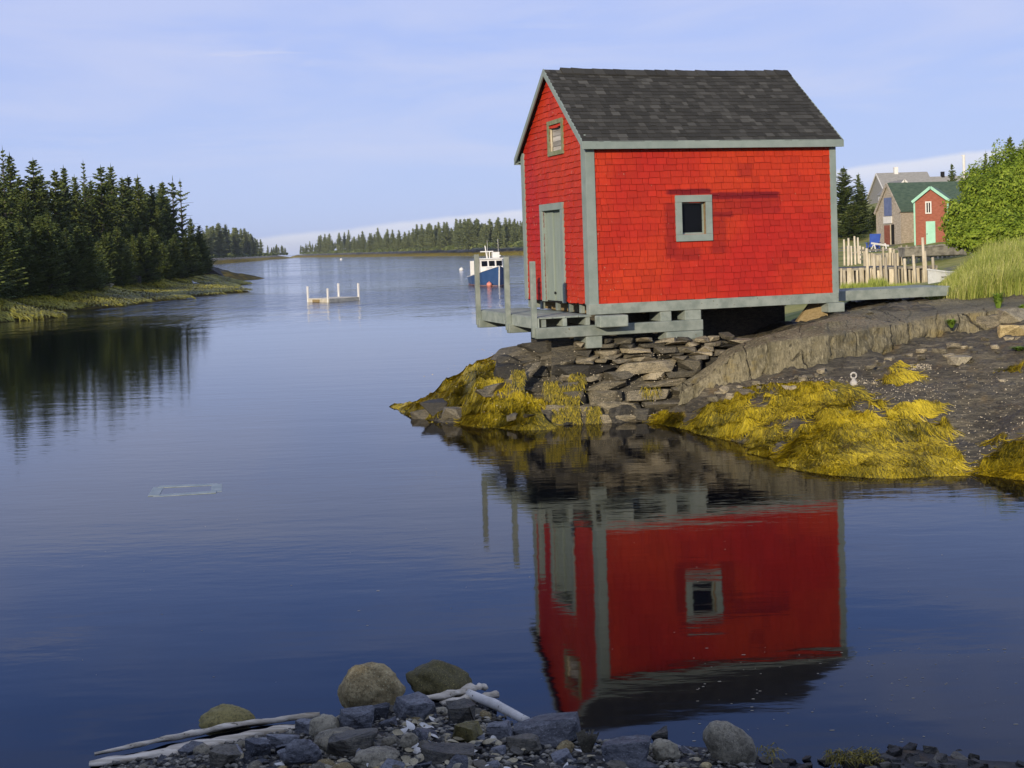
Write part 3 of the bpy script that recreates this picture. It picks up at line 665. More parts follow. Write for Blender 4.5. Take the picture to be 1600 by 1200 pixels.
# window in the long side
wf = MB(); x0, x1, z0, z1 = XO; fo = .115
wf.box((x0 - fo, -.048, z0 - fo), (x1 + fo, -.006, z0)); wf.box((x0 - fo, -.048, z1), (x1 + fo, -.006, z1 + fo))
wf.box((x0 - fo, -.045, z0 + .001), (x0, -.006, z1 - .001)); wf.box((x1, -.045, z0 + .001), (x1 + fo, -.006, z1 - .001))
win = MB(); win.box((x0 - .004, .075, z0 - .004), (x1 + .004, .083, z1 + .004)); wn = win.build('window', m_pane, shed)
wf.build('window_frame', m_trim, wn, bevel=.004)
mb = MB()
for a, b in (((x0 - .02, -.008, z0 - .02), (x1 + .02, .075, z0)), ((x0 - .02, -.008, z1), (x1 + .02, .075, z1 + .02)), ((x0 - .02, -.008, z0), (x0, .075, z1)), ((x1, -.008, z0), (x1 + .02, .075, z1))): mb.box(a, b)
mb.build('window_jamb', m_raw, wn)
mb = MB(); mb.box((x0 + .001, .055, z0), (x0 + .026, .074, z1)); mb.box((x1 - .026, .055, z0), (x1 - .001, .074, z1)); mb.box((x0 + .027, .055, z0), (x1 - .027, .074, z0 + .03)); mb.box((x0 + .027, .055, z1 - .03), (x1 - .027, .074, z1)); mb.build('sash', m_trim, wn)
# door in the gable
y0, y1, z0, z1 = DO
mb = MB(); mb.box((.06, y0, z0 + .01), (.10, y1, z1)); mb.box((.045, y1 - .36, z0 + .01), (.059, y1 - .345, z1 - .01), .2)
dr = mb.build('door', m_door, shed)
mb = MB(); mb.box((.035, y1 - .345, z0 + .015), (.059, y1 - .02, z1 - .01)); mb.build('side_panel', m_door, dr, bevel=.004)
mb = MB(); mb.box((-.045, y0 - .13, z0), (-.004, y0, z1)); mb.box((-.045, y1, z0), (-.004, y1 + .13, z1)); mb.box((-.048, y0 - .13, z1 + .001), (-.004, y1 + .13, z1 + .12)); mb.build('door_frame', m_trim, dr, bevel=.004)
mb = MB()
for a, b in (((-.006, y0 - .02, z0), (.06, y0, z1)), ((-.006, y1, z0), (.06, y1 + .02, z1)), ((-.006, y0, z1), (.06, y1, z1 + .02))): mb.box(a, b)
mb.build('door_jamb', m_trim, dr)
mb = MB(); mb.box((.02, y1 - .39, .12), (.045, y1 - .365, .16)); mb.build('door_latch', m_dark, dr)
# boarded loft hatch
m_loft = mat('peeled_green_paint', (.16, .19, .09), (.27, .27, .17), 9, .8, tone=.2)
m_board = mat('silver_board', (.30, .28, .24), (.50, .47, .42), 4, .8, (1, .4, 6), .3, .005, .35)
y0, y1, z0, z1 = LO; hb = MB(); rnd = random.Random(2); zz = z0
while zz < z1 - .02:
    hb.box((.035 + rnd.uniform(0, .012), y0, zz), (.06, y1, min(z1, zz + .085)), rnd.random()); zz += .09
ht = hb.build('loft_hatch', m_board, shed)
mb = MB(); f_ = .075
mb.box((-.04, y0 - f_, z0 - f_), (-.004, y1 + f_, z0)); mb.box((-.04, y0 - f_, z1), (-.004, y1 + f_, z1 + f_)); mb.box((-.038, y0 - f_, z0 + .001), (-.004, y0, z1 - .001)); mb.box((-.038, y1, z0 + .001), (-.004, y1 + f_, z1 - .001)); mb.build('hatch_frame', m_loft, ht)
mb = MB(); mb.box((-.004, y1, z0), (.035, y1 + .015, z1)); mb.box((-.004, y0 - .015, z0), (.035, y0, z1)); mb.box((-.004, y0, z1), (.035, y1, z1 + .015)); mb.build('hatch_jamb', m_post, ht)
# blocks that carry the shed, then two added ones that darken the gap
for nm, a, b in (('support_block', (1.22, -.03, -.345), (1.42, .45, -.178)), ('support_block', (1.66, -.04, -.345), (1.96, .5, -.178)), ('support_block', (L_ - .22, -.1, -.34), (L_ + .10, .45, -.178)), ('support_block', (L_ - .06, -.02, -.62), (L_ + .07, .3, -.343)),
                 ('support_block', (-.12, -.05, -.72), (.16, .55, -.523)), ('support_block', (.5, 2.4, -1.1), (.9, 2.9, -.178)), ('support_block', (3.6, 2.6, -.8), (4, 3, -.178)), ('support_block', (1.3, .9, -.9), (1.6, 1.3, -.178))):
    mb = MB(); mb.box(a, b); mb.build(nm, m_deck, shed, bevel=.012)
mb = MB(); mb.box((-.1, .75, -1.3), (1.75, 2.9, -.205)); mb.build('gap_darkener', m_slabdark, shed)  # added block, stops bright water showing through so the space below looks dark
mb = MB(); mb.box((2.45, 1.7, -1.4), (4.52, 2.9, -.205)); mb.build('gap_darkener', m_slabdark, shed)  # second added block, makes the dark void under the right half
mb = MB(); mb.hexa([(L_ - .62, .3, -.50), (L_ - .12, .1, -.50), (L_ - .10, .2, -.50), (L_ - .6, .4, -.50), (L_ - .35, .3, -.2), (L_ - .12, .1, -.2), (L_ - .10, .2, -.2), (L_ - .33, .4, -.2)]); mb.build('brace_board', m_raw, shed)

# ------------------------------------------------------------------ landing at the gable
deck = empty('landing_deck', SH + Vector((0, 0, -.18)), YAW, 'grey wooden landing with three tall posts beside the door of the red shed', 'landing'); dz = .18
def part(name, boxes, m, root, bev=.006, tone=None, off=dz):
    mb = MB()
    for a, b in boxes: mb.box((a[0], a[1], a[2] + off), (b[0], b[1], b[2] + off), random.random())
    return mb.build(name, m, root, bevel=bev)
rnd = random.Random(8)
for k in range(4):
    x0 = -.90 + k * .225; part('plank', [((x0, -.02 + rnd.uniform(-.02, .02), -.205), (x0 + .218, 3.55 + rnd.uniform(-.04, .04), -.178 + rnd.uniform(0, .004)))], m_deck, deck)
part('rim_board', [((-.93, .0, -.37), (-.902, 3.5, -.19))], m_deck, deck)
for xx in (-.86, -.50, -.10): part('joist', [((xx, -.0, -.34), (xx + .075, 3.45, -.207))], m_deck, deck)
part('beam', [((-.98, -.07, -.52), (1.98, .09, -.343))], m_deck, deck, .012)
part('beam', [((-1.0, 1.35, -.50), (.3, 1.5, -.343))], m_deck, deck, .012)
part('beam', [((-1.0, 3.2, -.50), (.3, 3.36, -.343))], m_deck, deck, .012)
part('beam_end', [((.02, -.33, -.375), (.52, -.08, -.185))], m_deck, deck, .02)
part('shim_plank', [((1.28, -.12, -.66), (1.95, .25, -.523))], m_deck, deck, .012)
for (yy, top, bot) in ((.04, .735, -.50), (1.46, .815, -.45), (3.32, .86, -.45)):
    part('post', [((-1.018, yy - .04, bot), (-.935, yy + .04, top))], m_deck, deck, .006)
for yy in (.55, 1.1, 1.75, 2.6): part('stud', [((.03, yy, -.175), (.10, yy + .09, -.006))], m_deck, deck)

# plank walk from the shed to the rock on the right
walk = empty('plank_walk', S(L_, .7, -.03), YAW, 'grey plank walkway running from the right end of the red shed to the rock', 'walkway')
for k in range(4): part('plank', [((.02, -.12 + k * .24, -.01), (2.75, .11 + k * .24, .018))], m_deck, walk, .005, off=0)
part('stringer', [((.02, -.15, -.16), (2.70, -.122, .012))], m_deck, walk, .005, off=0)
part('stringer', [((.02, .72, -.16), (2.70, .76, -.011))], m_deck, walk, .005, off=0)

# ------------------------------------------------------------------ rockweed
def strands(name, pts, dirs, ln, wd, m, seed=0, tone=None, lift=.05, gfun=None, segs=4):
    rg = np.random.default_rng(seed); n = len(pts); ln = ln * rg.uniform(.5, 1.3, n); wd = wd * rg.uniform(.6, 1.4, n)
    cur = pts.copy(); side = np.stack([-dirs[:, 1], dirs[:, 0], np.zeros(n)], -1)
    rings = []; wig = rg.normal(0, .9, (n, 2))
    for k in range(segs + 1):
        t = k / segs; w_ = (wd * (1 - .75 * t))[:, None]
        z = gfun(cur[:, 0], cur[:, 1]) + lift * np.sin(math.pi * min(1, .15 + t * .85)) * (.4 + .6 * rg.random(n)) + .008
        q = np.stack([cur[:, 0], cur[:, 1], z], -1); rings.append(np.stack([q - side * w_, q + side * w_ + np.array([0, 0, .006])], 1))
        a = (t + .2) * wig[:, 0] * .9; dx = dirs[:, 0] * np.cos(a) - dirs[:, 1] * np.sin(a); dy = dirs[:, 0] * np.sin(a) + dirs[:, 1] * np.cos(a)
        cur = cur + np.stack([dx, dy], -1) * (ln / segs)[:, None]
    V = np.stack(rings, 1).reshape(-1, 3); m_ = 2 * (segs + 1); b = (np.arange(n) * m_)[:, None, None]
    fq = np.array([[2 * k, 2 * k + 1, 2 * k + 3, 2 * k + 2] for k in range(segs)])[None]
    Fq = (b + fq).reshape(-1, 4)
    tn = np.repeat(tone if tone is not None else rg.random(n), segs)
    return np_mesh(name, V, Fq, m, {'tone': ('FACE', tn)}, sm=True)
n = 420000; Xs = RNG.uniform(-4, 8, n); Ys = RNG.uniform(14, 24, n); Zs = zground(Xs, Ys)
k = weedmask(Xs, Ys, zr(Xs, Ys)) & (Zs > -.06); Xs, Ys, Zs = Xs[k][:64000], Ys[k][:64000], Zs[k][:64000]
e = .15; gx = (zground(Xs + e, Ys) - zground(Xs - e, Ys)); gy = (zground(Xs, Ys + e) - zground(Xs, Ys - e))
fl = np.stack([-gx - .02, -gy - .10], -1); ang = .9 * fbm(Xs, Ys, 5, 1.1, 3)
fl = fl / (np.linalg.norm(fl, axis=1)[:, None] + 1e-6); c_, s_ = np.cos(ang), np.sin(ang)
dirs = np.stack([fl[:, 0] * c_ - fl[:, 1] * s_, fl[:, 0] * s_ + fl[:, 1] * c_], -1)
tn = np.clip(.50 + .55 * fbm(Xs, Ys, 2, 1.6, 5) + RNG.normal(0, .24, len(Xs)), 0, 1)
o = strands('seaweed', np.stack([Xs, Ys], -1), dirs, .25, .0065, m_weed, 4, tn, .012, zground, 5)
tag(o, 'yellow rockweed draped over the rocks below the shed', 'seaweed', kind='stuff')
# tufts hanging on the stones of the wall
pts = []; rg = random.Random(4)
for (a, b_, c, d, nq) in ((862, 600, 905, 655, 260), (850, 592, 872, 612, 90), (888, 580, 912, 600, 50), (915, 632, 938, 655, 90), (800, 575, 820, 600, 90), (1000, 600, 1030, 612, 20)):
    for _ in range(int(nq * 2.2)): pts.append(wall_pt(rg.uniform(a, c), rg.uniform(b_, d)) + Vector((0, -.16, 0)))
mb = MB()
for p in pts:
    l = rg.uniform(.05, .24) * rg.uniform(.5, 1); dx = rg.uniform(-.07, .07); w_ = rg.uniform(.003, .006)
    q = [p, p + Vector((dx * .5, -.04, -l * .5)), p + Vector((dx, -.05, -l))]
    for i in range(2): mb.add([q[i] - Vector((w_, 0, 0)), q[i] + Vector((w_, 0, 0)), q[i + 1] + Vector((w_ * .6, 0, 0)), q[i + 1] - Vector((w_ * .6, 0, 0))], [(0, 1, 2, 3)], rg.uniform(.0, .75))
tag(mb.build('hanging_seaweed', m_weed, None, True), 'tufts of yellow seaweed hanging on the stone wall', 'seaweed', kind='stuff')

# barnacles and broken shell on the rock
mb = MB(); cnt = 0; rg = random.Random(12)
zones = [(1250, 590, 1480, 640, 500), (1200, 590, 1340, 625, 260), (1450, 640, 1600, 730, 360), (1340, 570, 1600, 640, 330), (740, 545, 1060, 655, 380), (1420, 569, 1456, 578, 190), (1335, 594, 1372, 600, 60), (660, 560, 760, 660, 60)]
for (a, b_, c, d, nq) in zones:
    for _ in range(nq):
        px, py = rg.uniform(a, c), rg.uniform(b_, d)
        if any(bool(inpoly(np.array([px]), np.array([py]), q)[0]) for q in WEED[:3]) and rg.random() < .85: continue
        p = hit(px, py, 14, 24) if px > 1062 else wall_pt(px, py) + Vector((0, -.12, 0))
        r = rg.uniform(.005, .013) * (1.3 if rg.random() < .1 else 1)
        mb.add([p + Vector((r, 0, 0)), p + Vector((0, r, 0)), p + Vector((-r, 0, 0)), p + Vector((0, -r, 0)), p + Vector((0, 0, r * 1.1))], [(0, 1, 4), (1, 2, 4), (2, 3, 4), (3, 0, 4)], rg.random())
tag(mb.build('barnacles', m_barn), 'pale barnacles scattered over the dark rock', 'barnacles', kind='stuff')

# mooring ring
p = hit(1334, 600, 14, 24); rt = empty('mooring_ring', p, 0, 'small pale iron ring standing on the dark rock below the ledge', 'mooring ring')
m_iron = mat('pale_lime_coat', (.38, .36, .32), (.55, .52, .46), 14, .7, tone=0)
mb = MB(); mb.tube([(.042 * math.cos(t), 0, .125 + .042 * math.sin(t)) for t in np.linspace(0, 2 * math.pi, 20)], [.013] * 20, 8); mb.build('ring', m_iron, rt, True)
mb = MB(); mb.tube([(0, 0, -.03), (0, 0, .03), (0, 0, .06), (0, 0, .10)], [.06, .055, .03, .018], 10); mb.build('base', m_iron, rt, True)

# green plants growing in the ledge
def leafy(name, p, h, w_, nl, label, seed):
    rg = random.Random(seed); mb = MB()
    for _ in range(nl):
        a = rg.uniform(0, 6.28); r = rg.uniform(.3, 1) * w_; hh = h * rg.uniform(.5, 1); d = Vector((math.cos(a), math.sin(a), 0)); sd = Vector((-d.y, d.x, 0)) * rg.uniform(.010, .022)
        q = [Vector((0, 0, 0)) + d * .02, d * r * .45 + Vector((0, 0, hh * .75)), d * r + Vector((0, 0, hh * (.7 + .3 * rg.random())))]
        mb.add([q[0] - sd * .5, q[0] + sd * .5, q[1] + sd, q[1] - sd, q[2]], [(0, 1, 2, 3), (3, 2, 4)], rg.uniform(.2, 1))
    return tag(mb.build(name, m_plant, None, False), label, 'plant')
for (px, py, Y, h, w_, nl, lab, sd) in ((1487, 512, 20.75, .16, .16, 150, 'low bright green plant at the foot of the ledge', 1), (1560, 486, 21.6, .36, .16, 190, 'tall bright green plant growing on top of the ledge', 2), (1598, 492, 21.2, .2, .14, 90, 'small green plant at the right edge above the slabs', 3), (1592, 548, 18.6, .07, .18, 150, 'low yellow green grass tuft on the dark rock at the right edge', 5)):
    o = leafy('shore_plant', P(px, py, Y), h, w_, nl, lab, sd); o.location = P(px, py, Y)
# ------------------------------------------------------------------ tall grass and land on the right
lc = [(8, 28, 1.2), (9, 26, 1.5), (14, 26, 1.95), (14, 33, 1.95), (18, 24, 2.2), (18, 33, 2.6), (25, 30, 3), (9.5, 33, .95), (8.5, 38, .6), (10, 45, .5), (14, 42, 1.15), (18, 45, 1.5), (6, 30, .3), (6, 36, .1), (9, 52, .3), (14, 54, .35), (18, 54, .6), (22, 54, 1.6), (30, 50, 3), (40, 60, 5), (5, 50, -.4), (8, 62, .0), (15, 66, .6), (20, 62, .9), (25, 64, 1.8),
      (12, 76, .7), (17, 76, 1.0), (25, 76, 1.6), (18, 88, 1.5), (25, 92, 1.8), (32, 92, 1.9), (32, 105, 2.1), (22, 110, 2.2), (28, 120, 3.2), (22, 130, 2.4), (30, 150, 5), (45, 150, 6.5), (60, 120, 6), (45, 100, 4), (45, 200, 7), (70, 200, 9), (30, 190, 4), (20, 160, 1.5), (12, 130, -.3), (10, 100, -.4), (14, 100, .2), (18, 112, 1.2), (14, 180, -.8), (24, 210, .5), (6, 80, -.6), (4, 62, -.8), (4, 40, -.6), (75, 60, 6), (75, 30, 4)]
zl = TPS([Vector(q) for q in lc])
m_land = mat('rough_pasture', (.15, .18, .035), (.30, .28, .09), .9, .95, (1, 1, 1), .6, .1, 0, world=True, spots=(.35, .60, (.15, .14, .10)))
X, Y, Fq = grid(3, 75, 24.5, 212, .6); Z = zl(X, Y) + fbm(X, Y, 0, .3, 3) * .12
Z = np.where((Y < 33) & (X < 14), np.minimum(Z, zground(X, Y) - .06), Z)
tag(np_mesh('pasture', np.stack([X, Y, Z], -1), Fq, m_land), kind='structure')
n = 330000; Xs = RNG.uniform(7.4, 20, n); Ys = RNG.uniform(22.9, 40, n)
gb = (Xs > 7.75 + .38 * (Ys - 24).clip(0) + .25 * np.sin(Ys * 3)) & (Ys > 23.6 - .15 * (Xs - 8)); px, py = proj(Xs, Ys, np.full(n, 2.)); gb &= px < 1660
Xs, Ys = Xs[gb][:120000], Ys[gb][:120000]; Zs = np.where((Xs < 13.8) & (Ys < 32.6), zground(Xs, Ys), zl(Xs, Ys)); n = len(Xs)
h = RNG.uniform(.35, .85, n) * np.clip(.28 + (Xs - 7.8 - .38 * (Ys - 24)) * .85, .22, 1.15) * np.clip((.75 + .35 * fbm(Xs, Ys, 7, .6, 2)), .5, 1.2); a = RNG.uniform(0, 6.283, n); ln = RNG.uniform(.05, .65, n) ** 1.3 * h; h = h * (1 - .3 * (RNG.random(n) < .5) * RNG.random(n)) * np.where(RNG.random(n) < .05, 1.22, 1)
wd = RNG.uniform(.003, .0075, n); wx, wy = np.cos(a + 1.4) * wd, np.sin(a + 1.4) * wd; dx, dy = np.cos(a) * ln + .06 * h, np.sin(a) * ln
B = np.stack([Xs, Ys, Zs - .04], -1); Wv = np.stack([wx, wy, 0 * wx], -1); M1 = B + np.stack([dx * .3, dy * .3, h * .6], -1); T1 = B + np.stack([dx, dy, h], -1)
V = np.stack([B - Wv, B + Wv, M1 + Wv * .8, M1 - Wv * .8, T1 + Wv * .35, T1 - Wv * .35], 1).reshape(-1, 3); b = (np.arange(n) * 6)[:, None, None]
Fq = (b + np.array([[0, 1, 2, 3], [3, 2, 4, 5]])[None]).reshape(-1, 4)
tn = np.clip(.42 + .6 * fbm(Xs, Ys, 1, 1.1, 4) + RNG.normal(0, .26, n), 0, 1)
tag(np_mesh('tall_grass', V, Fq, m_grass, {'tone': ('FACE', np.repeat(tn, 2))}, sm=False), 'tall yellow green grass on the bank right of the shed', 'grass', kind='stuff')

# ------------------------------------------------------------------ trees
def spruce_mesh(h, rad, seed, whorl=.34, fine=1.0, sparse=0, flat=0, lowest=.06, big=1.0):
    rg = random.Random(seed); mb = MB(); z = h * lowest
    lean = rg.uniform(-.02, .02)
    while z < h * .985:
        t = z / h; Rr = rad * ((1 - t) ** .78) * rg.uniform(.72, 1.12) + .06
        if t < .2: Rr *= .75 + t
        if flat and t > .55: Rr = rad * rg.uniform(.45, .95) * (1.05 - t) ** .35
        nb = max(3, int(rg.uniform(5, 8) * (1 - .35 * t)))
        if sparse: nb = max(2, int(nb * (1 - sparse)))
        a0 = rg.uniform(0, 6.28)
        for k in range(nb):
            if rg.random() < .08 + sparse * .3: continue
            a = a0 + 6.283 * k / nb + rg.uniform(-.3, .3); ln = Rr * rg.uniform(.7, 1.15); d = Vector((math.cos(a), math.sin(a), 0)); sd = Vector((-d.y, d.x, 0))
            rise = (.25 - .55 * (1 - t)) if not flat else .05
            tone0 = min(1, max(0, rg.gauss(.45 + .15 * t, .17)))
            ns = max(2, int(ln / (.24 / fine) + .5)); zz = z + rg.uniform(-.1, .1)
            for i in range(ns):
                f = (i + .6) / ns; c = d * (ln * f) + Vector((lean * z, 0, zz + ln * (rise * f + .28 * f * f)))
                w_ = (.30 * (1.15 - f * .75) * (.5 + .5 * min(1, ln))) * big; l_ = max(.16, ln / ns * .95) * big
                for s_ in ((-1, 1) if w_ > .09 else (1,)):
                    tip = c + d * l_ * .7 + sd * s_ * w_ + Vector((0, 0, rg.uniform(-.12, .03)))
                    q0 = c - d * l_ * .45 + Vector((0, 0, rg.uniform(-.02, .05))); q1 = c + d * l_ * .75 + Vector((0, 0, rg.uniform(-.02, .06)))
                    q2 = c + sd * s_ * w_ * .8 - d * l_ * .15 + Vector((0, 0, rg.uniform(-.16, .02)))
                    mb.add([q0, q1, tip, q2], [(0, 1, 2, 3)], min(1, max(0, tone0 + rg.uniform(-.15, .15))))
                hd = w_ * rg.uniform(.7, 1.2); e0 = c - d * l_ * .6 + sd * rg.uniform(-.1, .1); e1 = c + d * l_ * .8 + sd * rg.uniform(-.1, .1) * w_
                mb.add([e0, e1, e1 * .35 + e0 * .65 + Vector((0, 0, -hd)) + sd * rg.uniform(-.5, .5) * w_], [(0, 1, 2)], min(1, max(0, tone0 + rg.uniform(-.2, .1))))
                e0 = c - sd * w_ * .9; e1 = c + sd * w_ * .9
                mb.add([e0, e1, e1 * .5 + e0 * .5 + d * l_ * .5 + Vector((0, 0, -hd * 1.1))], [(0, 1, 2)], min(1, max(0, tone0 + rg.uniform(-.15, .15))))
        z += whorl * rg.uniform(.75, 1.25) * (1 - .45 * t)
    for k in range(3):
        a = k * 2.1; d = Vector((math.cos(a), math.sin(a), 0)) * .05
        mb.add([Vector((lean * h, 0, h * .96)) - d, Vector((lean * h, 0, h * .96)) + d, Vector((lean * h, 0, h * 1.03))], [(0, 1, 2)], .6)
    tk = MB(); tk.tube([(0, 0, -.3), (lean * h * .5, 0, h * .5), (lean * h, 0, h * .98)], [h * .016 + .02, h * .010, .012], 6)
    if sparse:
        for _ in range(14):
            a = rg.uniform(0, 6.28); z = h * rg.uniform(.3, .9); ln = rad * rg.uniform(.5, .9); tk.tube([(0, 0, z), (math.cos(a) * ln, math.sin(a) * ln, z + .1)], [.025, .008], 4)
    return mb, tk
def spruce_proto(h, rad, seed, m, **kw):
    c, t = spruce_mesh(h, rad, seed, **kw); r = empty('spruce_tree'); c.build('crown', m, r); t.build('trunk', m_bark, r, True); return r, h
near = [spruce_proto(10, rd, s_, m_needle, **k_) for rd, s_, k_ in ((2.5, 1, {}), (2.2, 2, {}), (2.8, 3, dict(whorl=.38)), (1.9, 4, {}), (2.4, 5, dict(whorl=.32)))]
sparse_p = [spruce_proto(10, 2.4, 31, m_needle, sparse=.35, flat=1, lowest=.3, whorl=.7), spruce_proto(10, 2.0, 32, m_needle, sparse=.3, flat=1, lowest=.25, whorl=.75), spruce_proto(10, 1.3, 33, m_needle, sparse=.25, whorl=.5)]
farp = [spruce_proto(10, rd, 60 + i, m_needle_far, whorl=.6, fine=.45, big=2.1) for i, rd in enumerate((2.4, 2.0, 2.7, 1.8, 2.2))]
used = set()
def plant(protos, x, y, zb, h, label, group, rg, sx=1.0, idx=None):
    i = rg.randrange(len(protos)) if idx is None else idx; pr, ph = protos[i]; s_ = h / ph; k = s_ * sx * rg.uniform(.9, 1.15)
    if pr.name not in used:
        used.add(pr.name); o = pr; o.location = (x, y, zb); o.rotation_euler = (0, 0, rg.uniform(0, 6.28)); o.scale = (k, k, s_); tag(o, label, 'tree', group); return o
    o = copy_tree(pr, (x, y, zb), rg.uniform(0, 6.28), (k, k, s_), label, group); o['category'] = 'tree'
    if not group and 'group' in o: del o['group']
    return o
# left bank
lb = [Pz(*q) for q in ((0, 503), (60, 499), (100, 495), (200, 479), (300, 467), (350, 461), (396, 456))]
lb += [Vector((p.x + .8, p.y - 3, -.5)) for p in lb]
lb += [P(*q) for q in ((372, 453, 103), (340, 448, 104), (300, 450, 106), (250, 456, 100), (200, 462, 92), (100, 474, 78), (0, 484, 71))]
for (px, Yv, z) in ((400, 112, -.6), (380, 108, -.2), (350, 112, .25), (366, 122, 0), (350, 124, .6), (335, 128, 1.0), (372, 134, -.5), (345, 142, 0), (335, 165, 0), (330, 200, 0), (350, 180, -.7), (320, 145, 1.3), (310, 130, 1.6), (280, 122, 1.7), (250, 112, 1.6), (200, 102, 1.6), (100, 88, 1.7), (0, 80, 1.7), (250, 130, 2.3), (150, 115, 2.6), (50, 100, 2.7), (0, 120, 4), (150, 150, 5), (280, 160, 3), (250, 190, 4), (-100, 90, 4), (-100, 130, 6), (-60, 62, 1.0), (-100, 60, 2.0), (-200, 62, 5)):
    lb.append(Vector(((px - 800) / F * Yv, Yv, z)))
for q in ((-14, 60, -1.2), (-14, 90, -1.2), (-16, 130, -1.2), (-20, 50, -1.2), (-22, 175, -1)): lb.append(Vector(q))
zlf = TPS(lb)
def band_mat(name, weedtop, rocktop, br=1.0):
    m, t, b = newmat(name); co = wpos(t); s_ = t.nodes.new('ShaderNodeSeparateXYZ'); t.links.new(co, s_.inputs[0])
    z = M(t, 'ADD', s_.outputs[2], M(t, 'MULTIPLY_ADD', ntex(t, co, .35, 5), 1.0, -.5))
    wc = mixc(t, smooth(t, ntex(t, co, 1.2, 5), .35, .65), (.05 * br, .042 * br, .006), (.17 * br, .125 * br, .014))
    rc = mixc(t, smooth(t, ntex(t, mapping(t, co, (.5, .5, 3)), 1.2, 5), .4, .65), (.035 * br, .033 * br, .030 * br), (.16 * br, .15 * br, .13 * br))
    gc = mixc(t, smooth(t, ntex(t, co, .12, 5), .38, .62), (.13, .17, .03), (.30, .29, .18))
    c = mixc(t, smooth(t, z, weedtop - .2, weedtop + .2), wc, rc); c = mixc(t, smooth(t, z, rocktop - .4, rocktop + .4), c, gc)
    t.links.new(c, b.inputs['Base Color']); b.inputs['Roughness'].default_value = .9; b.inputs['Specular IOR Level'].default_value = .2
    bump(t, b, ntex(t, co, 2.5, 6), .8, .25); return m
m_bank = band_mat('left_bank_ground', 1.15, 2.0)
X, Y, Fq = grid(-78, -13, 44, 205, .6); Z = zlf(X, Y); Z = Z + np.clip(Z + .3, .1, 1) * (fbm(X, Y, 0, .35, 4) * .22 + fbm(X, Y, 4, 1.3, 3) * .08)
tag(np_mesh('left_bank', np.stack([X, Y, Z], -1), Fq, m_bank), kind='structure')
rg = random.Random(41)
tops_l = [(15, 231, 5), (24, 240, 3), (40, 276, 1), (60, 249, 2), (75, 272, 0), (92, 266, 1), (111, 260, 3), (126, 274, 0), (140, 252, 5), (152, 282, 1), (165, 260, 2), (182, 258, 0), (197, 278, 1), (208, 276, 4), (222, 275, 3), (235, 300, 0), (247, 289, 1), (258, 305, 2), (4, 272, 0), (50, 290, 2), (265, 318, 1), (302, 340, 0), (315, 352, 2)]
WOODL, WOODG = 'dark green spruce standing close among others in the wood on the left bank', 'spruces of the wood on the left bank'
for px, ty, k in tops_l:
    Yv = 90 + px / 300 * 42 + rg.uniform(-3, 8); x = (px - 800) / F * Yv; zb = float(zlf(x, Yv)[0]) - .1; zt = P(px, ty, Yv).z
    if k == 5: plant(sparse_p, x, Yv, zb, zt - zb, {15: 'tallest thin spruce at the far left of the wood', 140: 'thin bare topped spruce in the middle of the left wood'}[px], None, rg, .9, 2)
    else: plant(near, x, Yv, zb, zt - zb, WOODL, WOODG, rg, 1.3, k)
for px, ty, i, lab in ((275, 276, 0, 'sparse flat branched spruce, left of a pair at the right end of the left wood'), (290, 281, 1, 'sparse flat branched spruce rising at the right end of the left wood')):
    Yv = 128; x = (px - 800) / F * Yv; zb = float(zlf(x, Yv)[0]); plant(sparse_p, x, Yv, zb, P(px, ty, Yv).z - zb, lab, None, rg, 1, i)
for i in range(62):
    px = rg.uniform(-70, 326); Yv = 84 + px / 300 * 42 + rg.uniform(-4, 6); x = (px - 800) / F * Yv; zb = float(zlf(x, Yv)[0]) - .1
    ty = rg.uniform(320, 395) if px < 270 else rg.uniform(360, 405); plant(near, x, Yv, zb, max(2.2, P(px, ty, Yv).z - zb), WOODL, WOODG, rg, 1.35)
for i in range(46):
    px = rg.uniform(-60, 262); Yv = 104 + px / 300 * 42 + rg.uniform(0, 22); x = (px - 800) / F * Yv; zb = float(zlf(x, Yv)[0]) - .1
    plant(near, x, Yv, zb, max(3, P(px, rg.uniform(283, 312), Yv).z - zb), WOODL, WOODG, rg, 1.35)
def hitl(px, py):
    ys = np.linspace(55, 190, 900); pts = np.array([P(px, py, v) for v in ys]); k_ = np.nonzero(pts[:, 2] <= zlf(pts[:, 0], pts[:, 1]))[0]; return Vector(pts[k_[0]]) if len(k_) else None
for i in range(64):
    px = -40 + 366 * i / 63 + rg.uniform(-4, 4); gy = np.interp(px, [-40, 0, 100, 200, 300, 326], [472, 469, 462, 448, 436, 431]) - rg.uniform(0, 9); p = hitl(px, gy)
    if p is None: continue
    ty = np.interp(px, [0, 270, 326], [345, 372, 400]) + rg.uniform(-25, 45); plant(near, p.x, p.y, p.z - .2, max(1.5, P(px, min(ty, gy - 22), p.y).z - p.z), WOODL, WOODG, rg, 1.5)
